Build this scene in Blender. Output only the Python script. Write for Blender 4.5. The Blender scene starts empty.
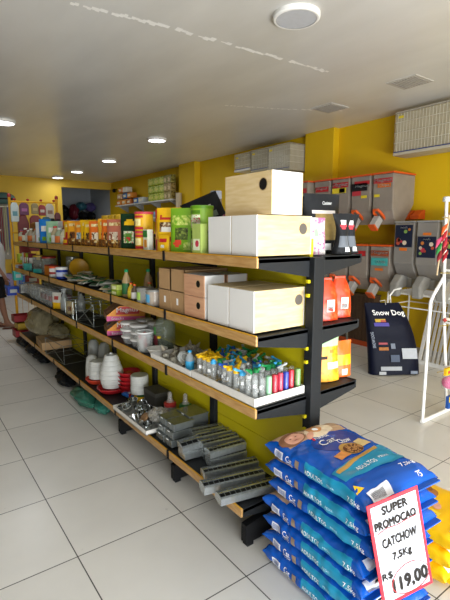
import bpy, math, random
from mathutils import Vector, Matrix, noise
random.seed(7)
PI = math.pi
R = math.radians
S = bpy.context.scene
COL = S.collection

# ------------------------------------------------------------------ camera, world, light, exposure
EYE = Vector((0, 0, 1.6))
pitch, yaw = math.atan(66/442), R(36.3)
FW = Vector((math.sin(yaw)*math.cos(pitch), math.cos(yaw)*math.cos(pitch), -math.sin(pitch)))
cd = bpy.data.cameras.new('camera'); cam = bpy.data.objects.new('camera', cd); COL.objects.link(cam)
cam.location = EYE; cam.rotation_euler = FW.to_track_quat('-Z', 'Y').to_euler()
cd.sensor_fit = 'VERTICAL'; cd.sensor_height = 36; cd.lens = 442/600*36; cd.clip_start = .02
S.camera = cam
S.view_settings.view_transform = 'Standard'; S.view_settings.look = 'None'
S.view_settings.gamma = 1; S.view_settings.use_curve_mapping = False
S.view_settings.exposure = 0.0
w = bpy.data.worlds.new('world'); S.world = w; w.use_nodes = True
wb = w.node_tree.nodes['Background']; wb.inputs[0].default_value = (.80, .90, 1, 1); wb.inputs[1].default_value = 1.6

def area(name, loc, target, sx, sy, power, col=(1, 1, 1)):
    l = bpy.data.lights.new(name, 'AREA'); l.shape = 'RECTANGLE'; l.size = sx; l.size_y = sy; l.energy = power; l.color = col
    o = bpy.data.objects.new(name, l); COL.objects.link(o); o.location = loc
    o.rotation_euler = (Vector(target)-Vector(loc)).to_track_quat('-Z', 'Y').to_euler()
    return o
# daylight through the open shop front behind the photographer
area('daylight_shop_front', (1.0, -2.35, 1.7), (1.5, 4, 1.1), 5.4, 2.6, 135, (.97, .99, 1))

area('pavement_bounce_fill', (1.0, -2.3, .25), (1.8, 3.0, 3.2), 5.4, .9, 390, (.94, .97, 1))  # added upward lamp in place of pavement bounce, brightens the ceiling

# ------------------------------------------------------------------ materials
def lin(h):
    h = h.lstrip('#'); c = [int(h[i:i+2], 16)/255 for i in (0, 2, 4)]
    return [x/12.92 if x <= .04045 else ((x+.055)/1.055)**2.4 for x in c] + [1]
_M = {}
def mat(hexcol, rough=.5, metal=0, alpha=1, var=.08, scale=30, bump=0, emit=0, coat=0):
    key = (hexcol, rough, metal, alpha, var, scale, bump, emit, coat)
    if key in _M: return _M[key]
    m = bpy.data.materials.new('material_'+hexcol.strip('#')); m.use_nodes = True
    n, l = m.node_tree.nodes, m.node_tree.links
    b = n['Principled BSDF']; c = lin(hexcol)
    b.inputs['Roughness'].default_value = rough; b.inputs['Metallic'].default_value = metal
    b.inputs['Alpha'].default_value = alpha; b.inputs['Coat Weight'].default_value = coat
    tc = n.new('ShaderNodeTexCoord'); nz = n.new('ShaderNodeTexNoise'); nz.inputs['Scale'].default_value = scale
    l.new(tc.outputs['Object'], nz.inputs['Vector'])
    rp = n.new('ShaderNodeMapRange'); rp.inputs[3].default_value = 1-var; rp.inputs[4].default_value = 1+var
    l.new(nz.outputs[0], rp.inputs[0])
    mx = n.new('ShaderNodeVectorMath'); mx.operation = 'SCALE'; mx.inputs[0].default_value = c[:3]
    l.new(rp.outputs[0], mx.inputs['Scale']); l.new(mx.outputs[0], b.inputs['Base Color'])
    lum = max(c[:3])
    if lum < .05 and not metal: b.inputs['Specular IOR Level'].default_value = .15; b.inputs['Roughness'].default_value = max(rough, .5)
    elif rough >= .27 and alpha == 1: b.inputs['Specular IOR Level'].default_value = .35
    if bump:
        bp = n.new('ShaderNodeBump'); bp.inputs['Strength'].default_value = bump; bp.inputs['Distance'].default_value = .01
        l.new(nz.outputs[0], bp.inputs['Height']); l.new(bp.outputs[0], b.inputs['Normal'])
    if emit:
        b.inputs['Emission Color'].default_value = c; b.inputs['Emission Strength'].default_value = emit
    _M[key] = m; return m
def foil(h, rough=.38): return mat(h, rough, 0, 1, .12, 25, .25)
def plas(h, rough=.35): return mat(h, rough)
def clear(h='#d8dedc', a=.28): return mat(h, .12, 0, a, .05)
def card(h): return mat(h, .8, 0, 1, .08, 14)
GALV = mat('#bcc2c2', .22, .72, 1, .3, 60, .1); GALD = mat('#858b8a', .25, .65, 1, .3, 30, .1)
CHROME = mat('#d5d8d8', .15, 1)
def busy(h, h2, h3, scale=45, rough=.4):
    """printed packaging film: base colour with small patches of two inks"""
    m = bpy.data.materials.new('printed_film'); m.use_nodes = True; n, l = m.node_tree.nodes, m.node_tree.links
    b = n['Principled BSDF']; b.inputs['Roughness'].default_value = rough
    tc = n.new('ShaderNodeTexCoord'); nz = n.new('ShaderNodeTexNoise'); nz.inputs['Scale'].default_value = scale; nz.inputs['Detail'].default_value = 1.5
    l.new(tc.outputs['Object'], nz.inputs['Vector']); cr = n.new('ShaderNodeValToRGB'); cr.color_ramp.interpolation = 'CONSTANT'
    e = cr.color_ramp.elements; e[0].color = lin(h2); e[0].position = 0; e[1].color = lin(h); e[1].position = .42
    x = e.new(.60); x.color = lin(h3)
    l.new(nz.outputs[0], cr.inputs[0]); l.new(cr.outputs[0], b.inputs['Base Color']); return m
WHITE = mat('#e9e7e2', .45)
BLACK = mat('#161617', .4)

def wood(h1, h2, sx=2, sy=40, rough=.5):
    m = bpy.data.materials.new('wood'); m.use_nodes = True; n, l = m.node_tree.nodes, m.node_tree.links
    b = n['Principled BSDF']; b.inputs['Roughness'].default_value = rough
    tc = n.new('ShaderNodeTexCoord'); mp = n.new('ShaderNodeMapping'); mp.inputs['Scale'].default_value = (sx, sy/8, sy)
    nz = n.new('ShaderNodeTexNoise'); nz.inputs['Scale'].default_value = 3; nz.inputs['Detail'].default_value = 6
    cr = n.new('ShaderNodeValToRGB'); cr.color_ramp.elements[0].color = lin(h1); cr.color_ramp.elements[1].color = lin(h2)
    cr.color_ramp.elements[0].position = .35; cr.color_ramp.elements[1].position = .65
    l.new(tc.outputs['Object'], mp.inputs[0]); l.new(mp.outputs[0], nz.inputs['Vector']); l.new(nz.outputs[0], cr.inputs[0]); l.new(cr.outputs[0], b.inputs['Base Color'])
    return m

# ------------------------------------------------------------------ mesh collector
class MB:
    def __init__(s): s.v = []; s.f = []; s.m = []
    def add(s, vs, fs, m=0, T=None):
        o = len(s.v); s.v += [tuple(T @ Vector(v)) if T else tuple(v) for v in vs]
        for i, f in enumerate(fs):
            s.f.append([o+k for k in f]); s.m.append(m[i] if isinstance(m, (list, tuple)) else m)
        return s
    def box(s, x0, x1, y0, y1, z0, z1, m=0, T=None):
        vs = [(x, y, z) for z in (z0, z1) for y in (y0, y1) for x in (x0, x1)]
        return s.add(vs, [(0, 2, 3, 1), (4, 5, 7, 6), (0, 1, 5, 4), (2, 6, 7, 3), (0, 4, 6, 2), (1, 3, 7, 5)], m, T)
    def prism(s, pts, a0, a1, axis='y', m=0, T=None):
        n = len(pts); mk = {'y': lambda p, a: (p[0], a, p[1]), 'x': lambda p, a: (a, p[0], p[1]), 'z': lambda p, a: (p[0], p[1], a)}[axis]
        vs = [mk(p, a0) for p in pts] + [mk(p, a1) for p in pts]
        return s.add(vs, [tuple(range(n))[::-1], tuple(range(n, 2*n))] + [(i, (i+1) % n, n+(i+1) % n, n+i) for i in range(n)], m, T)
    def lathe(s, prof, n=20, c=(0, 0, 0), m=0, T=None, cap=True):
        vs = []; fs = []; ms = []
        for r, z in prof:
            for k in range(n): a = 2*PI*k/n; vs.append((c[0]+r*math.cos(a), c[1]+r*math.sin(a), c[2]+z))
        for i in range(len(prof)-1):
            for k in range(n):
                fs.append((i*n+k, i*n+(k+1) % n, (i+1)*n+(k+1) % n, (i+1)*n+k)); ms.append(m[i] if isinstance(m, (list, tuple)) else m)
        if cap:
            if prof[0][0] > .0005: fs.append(tuple(range(n))[::-1]); ms.append(ms[0])
            if prof[-1][0] > .0005: fs.append(tuple(range(len(vs)-n, len(vs)))); ms.append(ms[-2] if prof[0][0] > .0005 else ms[-1])
        return s.add(vs, fs, ms, T)
    def tube(s, pts, r, n=8, m=0, T=None, closed=False):
        pts = [Vector(p) for p in pts]; vs = []; fs = []; N = len(pts)
        up = None
        for i, p in enumerate(pts):
            if closed: d = (pts[(i+1) % N]-pts[i-1])
            else: d = (pts[min(i+1, N-1)]-pts[max(i-1, 0)])
            d.normalize()
            if up is None:
                up = Vector((0, 0, 1)) if abs(d.z) < .9 else Vector((1, 0, 0))
            a = (up - d*up.dot(d)).normalized(); b = d.cross(a); up = a
            rr = r[i] if isinstance(r, (list, tuple)) else r
            for k in range(n): t = 2*PI*k/n; vs.append(p+(a*math.cos(t)+b*math.sin(t))*rr)
        for i in range(N if closed else N-1):
            j = (i+1) % N
            for k in range(n): fs.append((i*n+k, i*n+(k+1) % n, j*n+(k+1) % n, j*n+k))
        if not closed: fs += [tuple(range(n))[::-1], tuple(range((N-1)*n, N*n))]
        return s.add(vs, fs, m, T)
    def grid(s, fn, nu, nv, mf=0, wrap=False, T=None):
        vs = [fn(i/nu, j/nv) for j in range(nv+1) for i in range(nu+(0 if wrap else 1))]; W = nu if wrap else nu+1
        fs = []; ms = []
        for j in range(nv):
            for i in range(nu):
                fs.append((j*W+i, j*W+(i+1) % W, (j+1)*W+(i+1) % W, (j+1)*W+i)); ms.append(mf((i+.5)/nu, (j+.5)/nv) if callable(mf) else mf)
        return s.add(vs, fs, ms, T)
    def build(s, name, mats, parent=None, smooth=False, bevel=0, loc=None, rot=None):
        me = bpy.data.meshes.new(name); me.from_pydata(s.v, [], s.f)
        if not isinstance(mats, (list, tuple)): mats = [mats]
        for m in mats: me.materials.append(m)
        for p, m in zip(me.polygons, s.m): p.material_index = m; p.use_smooth = smooth
        me.update()
        if smooth: me.set_sharp_from_angle(angle=R(40))
        o = bpy.data.objects.new(name, me); COL.objects.link(o)
        if parent: o.parent = parent
        if loc: o.location = loc
        if rot: o.rotation_euler = rot
        if bevel:
            b = o.modifiers.new('bevel', 'BEVEL'); b.width = bevel; b.segments = 2; b.limit_method = 'ANGLE'
        return o

def tag(o, label, cat, group=None):
    o['label'] = label; o['category'] = cat
    if group: o['group'] = group
    return o
def thing(name, label, cat, loc=(0, 0, 0), rz=0, group=None, tilt=(0, 0)):
    o = bpy.data.objects.new(name, None); o.empty_display_size = .05; COL.objects.link(o)
    o.location = loc; o.rotation_euler = (tilt[0], tilt[1], rz)
    return tag(o, label, cat, group)
def struct(name, mb, m, **k):
    o = mb.build(name, m, **k); o['kind'] = 'structure'; return o
def dup(root, loc, rz=None, label=None, group=None):
    r = root.copy(); COL.objects.link(r); r.location = loc
    if rz is not None: r.rotation_euler = (r.rotation_euler[0], r.rotation_euler[1], rz)
    if label: r['label'] = label
    if group: r['group'] = group
    for ch in list(root.children):
        c = ch.copy(); COL.objects.link(c); c.parent = r
        for g in list(ch.children):
            d = g.copy(); COL.objects.link(d); d.parent = c
    return r
def text(body, name, m, parent, width, height, fn, bold=.0, shear=0, rot=0):
    """lettering: flat glyph mesh, centred, fitted to width x height, then laid on a surface by fn(a, b) -> point"""
    cu = bpy.data.curves.new(name, 'FONT'); cu.body = body; cu.align_x = 'CENTER'; cu.align_y = 'CENTER'; cu.resolution_u = 2; cu.shear = shear
    t = bpy.data.objects.new(name, cu); COL.objects.link(t)
    dg = bpy.context.evaluated_depsgraph_get(); dg.update()
    me = bpy.data.meshes.new_from_object(t.evaluated_get(dg)); bpy.data.objects.remove(t)
    xs = [v.co.x for v in me.vertices]; ys = [v.co.y for v in me.vertices]
    if not xs: return None
    cx, cy = (min(xs)+max(xs))/2, (min(ys)+max(ys))/2
    sx = width/max(1e-6, max(xs)-min(xs)); sy = height/max(1e-6, max(ys)-min(ys))
    for v in me.vertices:
        a, b = (v.co.x-cx)*sx, (v.co.y-cy)*sy
        if rot: a, b = a*math.cos(rot)-b*math.sin(rot), a*math.sin(rot)+b*math.cos(rot)
        v.co = fn(a, b)
    if bold:
        vs = [v.co.copy() for v in me.vertices]; fs = [tuple(p.vertices) for p in me.polygons]; V = []; F = []
        A = (fn(.001, 0)-fn(0, 0)).normalized(); B = (fn(0, .001)-fn(0, 0)).normalized(); k = bold*height*.9
        for (da, db) in ((0, 0), (k, 0), (-k, 0), (0, k), (0, -k)):
            o_ = len(V); V += [v+A*da+B*db for v in vs]; F += [[o_+i for i in f] for f in fs]
        me = bpy.data.meshes.new(name); me.from_pydata(V, [], F)
    me.materials.clear(); me.materials.append(m)
    o = bpy.data.objects.new(name, me); COL.objects.link(o); o.parent = parent
    return o
def front(cx, cz, y): return lambda a, b: Vector((cx+a, y, cz+b))     # a flat face looking along local -Y

# ------------------------------------------------------------------ packaging builders (local front = -Y)
def pouch_mb(W, H, D, pat, seed=0, neck=0):
    """stand-up pouch: full gusset at the foot, flat seal at the top"""
    mb = MB()
    def pt(sgn):
        def fn(u, v):
            a = u*2-1; x = a*W/2*(1-neck*math.sin(PI*v)*.5-.0)*(1-.05*v)
            th = D/2*(1-v**2.2)*max(0, 1-abs(a)**3)**.6 + .0015
            th *= 1+.18*noise.noise(Vector((a*3+seed, v*4, seed)))
            y = sgn*th + .006*noise.noise(Vector((v*2, seed, a)))*v
            return (x, y, v*H)
        return fn
    mb.grid(pt(-1), 12, 18, lambda u, v: pat(u*2-1, v))
    mb.grid(lambda u, v: pt(1)(1-u, v), 12, 18, lambda u, v: 0)
    mb.grid(lambda u, v: (pt(-1)(u, 0) if v < .5 else pt(1)(u, 0)), 12, 1, 0)
    return mb
def pouch(name, label, cat, loc, rz, W, H, D, mats, pat, group=None, tilt=(0, 0), seed=0, neck=0):
    t = thing(name, label, cat, loc, rz, group, tilt)
    pouch_mb(W, H, D, pat, seed, neck).build('pouch_body', mats, t, True)
    return t
def rectpat(rects, base=0):
    def f(a, v):
        m = base
        for (a0, a1, v0, v1, k) in rects:
            if a0 <= a <= a1 and v0 <= v <= v1: m = k
        return m
    return f
def spow(c, p): return math.copysign(abs(c)**p, c)
def sack_pt(W, L, T, seed=0, wr=1.0):
    """filled bag lying flat: returns f(theta 0..1, v 0..1) and top(x, y)"""
    def fn(th, v):
        a = 2*PI*th; b = v*2-1
        e = max(0, 1-abs(b)**9)**.55; wv = W/2*(1-.035*e)*(1+.02*noise.noise(Vector((seed, b*3, 1))))
        x = wv*spow(math.cos(a), .42); z = (T/2)*spow(math.sin(a), .55)*(e*.93+.07)
        z *= 1-.10*abs(x/(W/2))**3
        n1 = noise.noise(Vector((x*9, b*3.5, seed*3.1))); n2 = noise.noise(Vector((x*30, b*14, seed*1.7)))
        k = wr*(.006*n1+.0026*n2)*(.5+abs(b))
        z += k*(1 if z > 0 else .3); x += wr*.004*noise.noise(Vector((seed, b*9, z*20)))*(1 if x > 0 else -1)
        y = b*L/2 + .010*noise.noise(Vector((x*8, seed, b)))*abs(b)**6
        return Vector((x, y, z+T/2))
    def top(x, y):
        b = max(-.985, min(.985, y/(L/2))); best = None
        c = max(-1, min(1, x/(W/2*.965))); a = math.acos(spow(c, 1/.42)) if abs(c) < 1 else (0 if c > 0 else PI)
        p = fn(a/(2*PI), (b+1)/2); return Vector((x, y, p.z))
    return fn, top
def sack_mb(W, L, T, mf, seed=0, wr=1.0, nt=44, nv=44):
    fn, top = sack_pt(W, L, T, seed, wr); mb = MB()
    mb.grid(lambda u, v: fn(1-u, v), nt, nv, lambda u, v: mf(1-u, v), wrap=True)
    n = nt; o = 0
    mb.f.append(list(range(n))); mb.m.append(0); mb.f.append(list(range(nv*n, nv*n+n))[::-1]); mb.m.append(0)
    return mb, top
def jar(name, label, cat, loc, r, h, mbody, mlid, lid=.14, mlabel=None, neck=.9, group=None, content=None, lr=(.2, .7), nseg=18):
    t = thing(name, label, cat, loc, 0, group)
    hb = h*(1-lid)
    MB().lathe([(r*.93, 0), (r, h*.03), (r, hb*.9), (r*neck, hb)], nseg, m=0).build('jar_body', mbody, t, True)
    MB().lathe([(r*neck*1.06, hb), (r*neck*1.06, h*.98), (r*neck, h)], nseg).build('lid', mlid, t, True)
    if mlabel: MB().lathe([(r*1.012, hb*lr[0]), (r*1.012, hb*lr[1])], nseg, cap=False).build('paper_label', mlabel, t, True)
    if content: MB().lathe([(r*.9, h*.02), (r*.9, hb*.75)], nseg).build('content', content, t, True)
    return t
def bottle(name, label, cat, loc, r, h, mbody, mcap, mlabel=None, group=None, fill=None):
    t = thing(name, label, cat, loc, 0, group)
    MB().lathe([(r*.85, 0), (r, h*.04), (r, h*.28), (r*.9, h*.34), (r, h*.42), (r*1.0, h*.58), (r*.8, h*.7), (r*.38, h*.84), (r*.36, h*.92)], 16).build('bottle_body', mbody, t, True)
    MB().lathe([(r*.46, h*.9), (r*.46, h*.985), (r*.4, h)], 12).build('cap', mcap, t, True)
    if mlabel: MB().lathe([(r*1.02, h*.1), (r*1.02, h*.5)], 16, cap=False).build('paper_label', mlabel, t, True)
    return t
# ------------------------------------------------------------------ room shell
RX0, RX1, RY0, RY1, RH = -3.2, 5.6, -2.5, 13.7, 3.2
def floor_mat():
    m = bpy.data.materials.new('floor_tiles'); m.use_nodes = True; n, l = m.node_tree.nodes, m.node_tree.links
    b = n['Principled BSDF']
    tc = n.new('ShaderNodeTexCoord'); mp = n.new('ShaderNodeMapping'); mp.inputs['Location'].default_value = (.01, -.25, 0)
    l.new(tc.outputs['Object'], mp.inputs[0])
    br = n.new('ShaderNodeTexBrick'); br.offset = 0; br.inputs['Scale'].default_value = 1; br.inputs['Brick Width'].default_value = .6; br.inputs['Row Height'].default_value = .6
    br.inputs['Mortar Size'].default_value = .0032; br.inputs['Mortar Smooth'].default_value = .2
    br.inputs['Color1'].default_value = lin('#dad7d0'); br.inputs['Color2'].default_value = lin('#d5d2cb'); br.inputs['Mortar'].default_value = lin('#4c4a46')
    l.new(mp.outputs[0], br.inputs['Vector'])
    nz = n.new('ShaderNodeTexNoise'); nz.inputs['Scale'].default_value = 2.2; nz.inputs['Detail'].default_value = 8; l.new(tc.outputs['Object'], nz.inputs['Vector'])
    nz2 = n.new('ShaderNodeTexNoise'); nz2.inputs['Scale'].default_value = 18; nz2.inputs['Detail'].default_value = 2; l.new(tc.outputs['Object'], nz2.inputs['Vector'])
    st = n.new('ShaderNodeMapRange'); st.inputs[1].default_value = .74; st.inputs[2].default_value = .80; st.inputs[3].default_value = 1; st.inputs[4].default_value = .8; l.new(nz2.outputs[0], st.inputs[0])
    mr = n.new('ShaderNodeMapRange'); mr.inputs[1].default_value = .3; mr.inputs[2].default_value = .7; mr.inputs[3].default_value = .93; mr.inputs[4].default_value = 1.03; l.new(nz.outputs[0], mr.inputs[0])
    mm = n.new('ShaderNodeMath'); mm.operation = 'MULTIPLY'; l.new(mr.outputs[0], mm.inputs[0]); l.new(st.outputs[0], mm.inputs[1])
    sc = n.new('ShaderNodeVectorMath'); sc.operation = 'SCALE'; l.new(br.outputs[0], sc.inputs[0]); l.new(mm.outputs[0], sc.inputs['Scale'])
    l.new(sc.outputs[0], b.inputs['Base Color'])
    b.inputs['Roughness'].default_value = .3; b.inputs['Specular IOR Level'].default_value = .45
    bp = n.new('ShaderNodeBump'); bp.inputs['Strength'].default_value = .3; bp.inputs['Distance'].default_value = .002; bp.invert = True
    l.new(br.outputs['Fac'], bp.inputs['Height']); l.new(bp.outputs[0], b.inputs['Normal'])
    return m
def ceil_mat():
    m = bpy.data.materials.new('painted_ceiling'); m.use_nodes = True; n, l = m.node_tree.nodes, m.node_tree.links
    b = n['Principled BSDF']; tc = n.new('ShaderNodeTexCoord'); mp = n.new('ShaderNodeMapping'); mp.inputs['Scale'].default_value = (1, .35, 1); l.new(tc.outputs['Object'], mp.inputs[0])
    nz = n.new('ShaderNodeTexNoise'); nz.inputs['Scale'].default_value = 2; nz.inputs['Detail'].default_value = 6; l.new(mp.outputs[0], nz.inputs['Vector'])
    cr = n.new('ShaderNodeValToRGB'); cr.color_ramp.elements[0].color = lin('#c3c1bc'); cr.color_ramp.elements[1].color = lin('#d0cec9'); cr.color_ramp.elements[0].position = .35; cr.color_ramp.elements[1].position = .65
    l.new(nz.outputs[0], cr.inputs[0]); l.new(cr.outputs[0], b.inputs['Base Color'])
    b.inputs['Roughness'].default_value = .28; b.inputs['Specular IOR Level'].default_value = .6
    bp = n.new('ShaderNodeBump'); bp.inputs['Strength'].default_value = .12; bp.inputs['Distance'].default_value = .02; l.new(nz.outputs[0], bp.inputs['Height']); l.new(bp.outputs[0], b.inputs['Normal'])
    return m
YEL = mat('#d4ad0c', .6, 0, 1, .05, 3, .05)
YELB = mat('#d8b23c', .6, 0, 1, .05, 3, .05)
GREYW = mat('#a4aab0', .7, 0, 1, .05, 3)
struct('floor', MB().box(RX0-.2, RX1+.2, RY0-4, RY1+2.2, -.08, 0), floor_mat())
struct('ceiling', MB().box(RX0-.2, RX1+.2, RY0, RY1+2.2, RH, RH+.1), ceil_mat())
struct('wall_right', MB().box(RX1, RX1+.15, RY0, RY1+.15, 0, RH), YEL)
struct('wall_left', MB().box(RX0-.15, RX0, RY0, RY1+2, 0, RH), mat('#6f6552', .7))  # out of view; coloured darker to cut light bounced onto the shelves
wb_ = MB().box(RX0, 4.05, RY1, RY1+.15, 0, RH).box(4.05, RX1, RY1, RY1+.15, 2.98, RH)
struct('wall_back', wb_, YELB)
struct('wall_back_recess', MB().box(3.8, 6.2, RY1+1.9, RY1+2.0, 0, RH).box(3.9, 4.05, RY1+.15, RY1+1.9, 0, RH).box(RX1, RX1+.15, RY1+.15, RY1+1.9, 0, RH), GREYW)
wf = MB().box(RX0, -1.9, RY0-.15, RY0, 0, RH).box(4.0, RX1, RY0-.15, RY0, 0, RH).box(-1.9, 4.0, RY0-.15, RY0, 3.0, RH)  # out of view; piece right of the opening widened to shade the right wall
struct('wall_front', wf, mat('#c9c2ae', .7))
struct('trim_pillar_near', MB().box(5.47, 5.6, 4.66, 5.25, 0, RH), YEL, bevel=.006)
struct('trim_pillar_far', MB().box(5.45, 5.6, 8.57, 9.25, 0, RH), YEL, bevel=.006)
struct('baseboard_right', MB().box(5.585, 5.6, RY0, 4.66, 0, .07), mat('#b9b2a2', .5))
struct('baseboard_back', MB().box(RX0, 4.05, RY1-.015, RY1, 0, .07), mat('#b9b2a2', .5))
# plaster seams on the ceiling: ragged white strips
def seam(name, pts, wd, seed):
    mb = MB(); rnd = random.Random(seed); n = 60
    P = [Vector(p) for p in pts]
    def at(t):
        s = t*(len(P)-1); i = min(int(s), len(P)-2); return P[i].lerp(P[i+1], s-i)
    for i in range(n):
        if rnd.random() < .12: continue
        a, b = at(i/n), at((i+1)/n); d = (b-a).normalized(); q = Vector((-d.y, d.x, 0)); w1 = wd*rnd.uniform(.25, 1); off = rnd.uniform(-.012, .012)
        mb.add([a+q*(off-w1), b+q*(off-w1*.8), b+q*(off+w1), a+q*(off+w1*.7), ], [(0, 3, 2, 1)])
    struct(name, mb, mat('#efede8', .6))
seam('ceiling_seam_near', [(1.12, 3.36, RH-.002), (1.7, 3.28, RH-.002), (2.76, 3.22, RH-.002), (3.61, 3.18, RH-.002)], .034, 3)
seam('ceiling_seam_middle', [(3.46, 4.71, RH-.002), (4.1, 4.45, RH-.002), (4.85, 4.0, RH-.002)], .026, 5)
# two ceiling grilles
def grille(x, y, label, rz=0, s=.17):
    t = thing('ceiling_vent', label, 'vent', (x, y, RH), rz, 'grilles set in the ceiling')
    MB().box(-s, s, -s, s, -.008, 0).build('vent_frame', mat('#b5b1a9', .5), t)
    m = MB()
    for k in range(9): m.box(-s*.82, s*.82, -s*.8+k*s*.185, -s*.8+k*s*.185+.014, -.013, -.008)
    m.build('slats', mat('#8f8b84', .5), t)
grille(4.62, 4.02, 'small square grey grille in the ceiling before the yellow pillar')
grille(4.54, 2.86, 'faint square grille in the ceiling nearest the mounted bird cage')
# LED ceiling lights
def led(x, y, r, label, power):
    t = thing('ceiling_light', label, 'ceiling light', (x, y, RH), 0, 'round lamps on the ceiling')
    MB().lathe([(r, 0), (r, -.025), (r*.94, -.034), (r*.86, -.034)], 32, cap=False).build('rim', WHITE, t, True)
    MB().lathe([(.0, -.030), (r*.86, -.030)], 32, cap=False).build('diffuser', mat('#f2f5ff', .5, 0, 1, 0, 30, 0, 7.0) if power else mat('#b9bbc0', .4), t, True)
    if power:
        l = bpy.data.lights.new('lamp_light', 'AREA'); l.shape = 'DISK'; l.energy = power*1.5; l.size = r*1.7; l.color = (.9, .95, 1)
        o = bpy.data.objects.new('lamp_light', l); COL.objects.link(o); o.parent = t; o.location = (0, 0, -.045)
led(2.52, 2.54, .175, 'large unlit round ceiling light above the near shelf end', 0)
for (x, y, lb, p) in ((3.71, 7.01, 'lit round ceiling lamp, nearest of the lit row', 9), (3.88, 9.57, 'lit round ceiling lamp, second nearest of the lit row', 9),
                      (3.87, 11.69, 'lit round ceiling lamp, second from back wall', 8), (3.82, 13.2, 'lit round ceiling lamp closest to the back wall', 4),
                      (1.37, 7.23, 'lit round ceiling lamp alone above the left aisle', 9)):
    led(x, y, .165, lb, p)

# ------------------------------------------------------------------ gondola shelving
GY = [1.5, 2.36, 3.22, 4.08, 4.94, 5.80, 6.66]
TZ = [1.49, 1.13, .78, .22]
LIP = 1.28
WOODL = wood('#a67b45', '#bd9660', 2, 30, .4)
DARK = mat('#202224', .5); PANEL = mat('#c9b910', .45, 0, 1, .05, 4)
gon = thing('gondola_shelving', 'long double-sided shop gondola with yellow back panels and wood-edged dark shelves', 'shelving unit', (1.66, 1.5, 0))
def GP(name, mb, m, par=gon, **k):
    mb.v = [(x-1.66, y-1.5, z) for x, y, z in mb.v]; return mb.build(name, m, par, **k)
for i in range(7):
    y = GY[i]; mb = MB().box(1.625, 1.70, y-.025, y+.03, 0, 1.60 if i else 1.487)
    GP('upright_post', mb, DARK, bevel=.003)
    y += 0 if i else .12
    f = MB().prism([(1.31, .02), (1.31, .12), (1.62, .17), (1.62, .02)], y-.02, y+.02).box(1.32, 1.36, y-.02, y+.02, 0, .02)
    GP('base_foot', f, BLACK)
    f = MB().prism([(2.02, .02), (2.02, .12), (1.71, .17), (1.71, .02)], y-.02, y+.02).box(1.97, 2.01, y-.02, y+.02, 0, .02)
    GP('base_foot', f, BLACK)
for i in range(6):
    y0, y1 = GY[i], GY[i+1]
    m = MB()
    for k in range(6):
        z0 = .17+k*.235; m.box(1.650, 1.676, y0+.034, y1-.03, z0, z0+.232)
    GP('back_panel', m, PANEL)
for i in range(6):
    for j, z in enumerate(TZ):
      y0, y1 = GY[i]+(.1 if (i == 0 and j == 3) else 0), GY[i+1]
      if 1:
        for side in (0, 1):
            if side: fx, bx, lip = 2.03, 1.705, 2.03
            else: fx, bx, lip = LIP, 1.62, LIP
            x0, x1 = min(fx, bx), max(fx, bx)
            s = MB().box(x0+(.012 if not side else 0), x1-(.012 if side else 0), y0+.004, y1-.004, z-.02, z)
            # triangular end brackets
            for (ya, yb) in ((y0+.004, y0+.010), (y1-.010, y1-.004)):
                s.prism([(fx+(.013 if not side else -.013), z-.045), (bx, z-.10), (bx, z-.004), (fx+(.013 if not side else -.013), z-.004)], ya, yb)
            sh = GP('shelf_board', s, DARK)
            L = MB()
            if not side: L.box(LIP, LIP+.012, y0+.004, y1-.004, z-.043, z+.004)
            else: L.box(fx-.012, fx, y0+.004, y1-.004, z-.043, z+.004)
            lp = GP('wood_lip', L, WOODL if not side else DARK, sh, bevel=.002)
            if not side:
                q = MB().box(LIP-.002, LIP+.006, y0+.004, y1-.004, z-.0+.004, z+.009); GP('yellow_strip', q, mat('#c7921a', .5), sh)
                if i: q = MB().box(LIP-.006, LIP+.004, y0-.012, y0+.012, z-.05, z+.012); GP('shelf_clip', q, BLACK, sh, bevel=.003)
# bracket tabs of the panels at the near end
for z in (1.36, 1.29, 1.02, .95, .66, .59): GP('panel_tab', MB().box(1.608, 1.624, 1.499, 1.515, z, z+.016), PANEL)
# ------------------------------------------------------------------ foreground: stack of blue cat food bags
BLUE = mat('#0a50ac', .27, 0, 1, .06, 12, .05); BLUED = mat('#0a3c8c', .35); TEAL = mat('#1b88ac', .33); CREAM = mat('#bf9f80', .5, 0, 1, .1, 10)
WHT = mat('#f1f1ef', .5, 0, 1, .02); GOLD = mat('#b08a45', .5); SKIN = mat('#d79f86', .6); CATO = mat('#c48a55', .7, 0, 1, .25, 60); BROWN = mat('#5b3417', .7); TXT = mat('#3c3a38', .7, 0, 1, .02)
YLW = mat('#f0b90c', .36, 0, 1, .06, 12, .05); RED = mat('#c8202c', .5)
def disc_on(name, m, par, top, cx, cy, rx, ry, rot=0, dz=.0012, rings=5, n=22, squash=None):
    mb = MB(); vs = [top(cx, cy)+Vector((0, 0, dz))]; fs = []
    for q in range(1, rings+1):
        for k in range(n):
            a = 2*PI*k/n; x = rx*q/rings*math.cos(a); y = ry*q/rings*math.sin(a)
            xx = cx+x*math.cos(rot)-y*math.sin(rot); yy = cy+x*math.sin(rot)+y*math.cos(rot)
            vs.append(top(xx, yy)+Vector((0, 0, dz)))
    for k in range(n): fs.append((0, 1+k, 1+(k+1) % n))
    for q in range(rings-1):
        for k in range(n): a = 1+q*n+k; b = 1+q*n+(k+1) % n; fs.append((a, a+n, b+n, b))
    mb.add(vs, fs); return mb.build(name, m, par, True)
def quad_on(name, m, par, top, pts, dz=.0014, n=14):
    P = [Vector((p[0], p[1], 0)) for p in pts]; mb = MB()
    mb.grid(lambda u, v: (lambda q: top(q.x, q.y)+Vector((0, 0, dz)))(P[0].lerp(P[1], u).lerp(P[3].lerp(P[2], u), v)), n, n)
    return mb.build(name, m, par, True)
BW, BL, BT = .435, .605, .099
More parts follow.
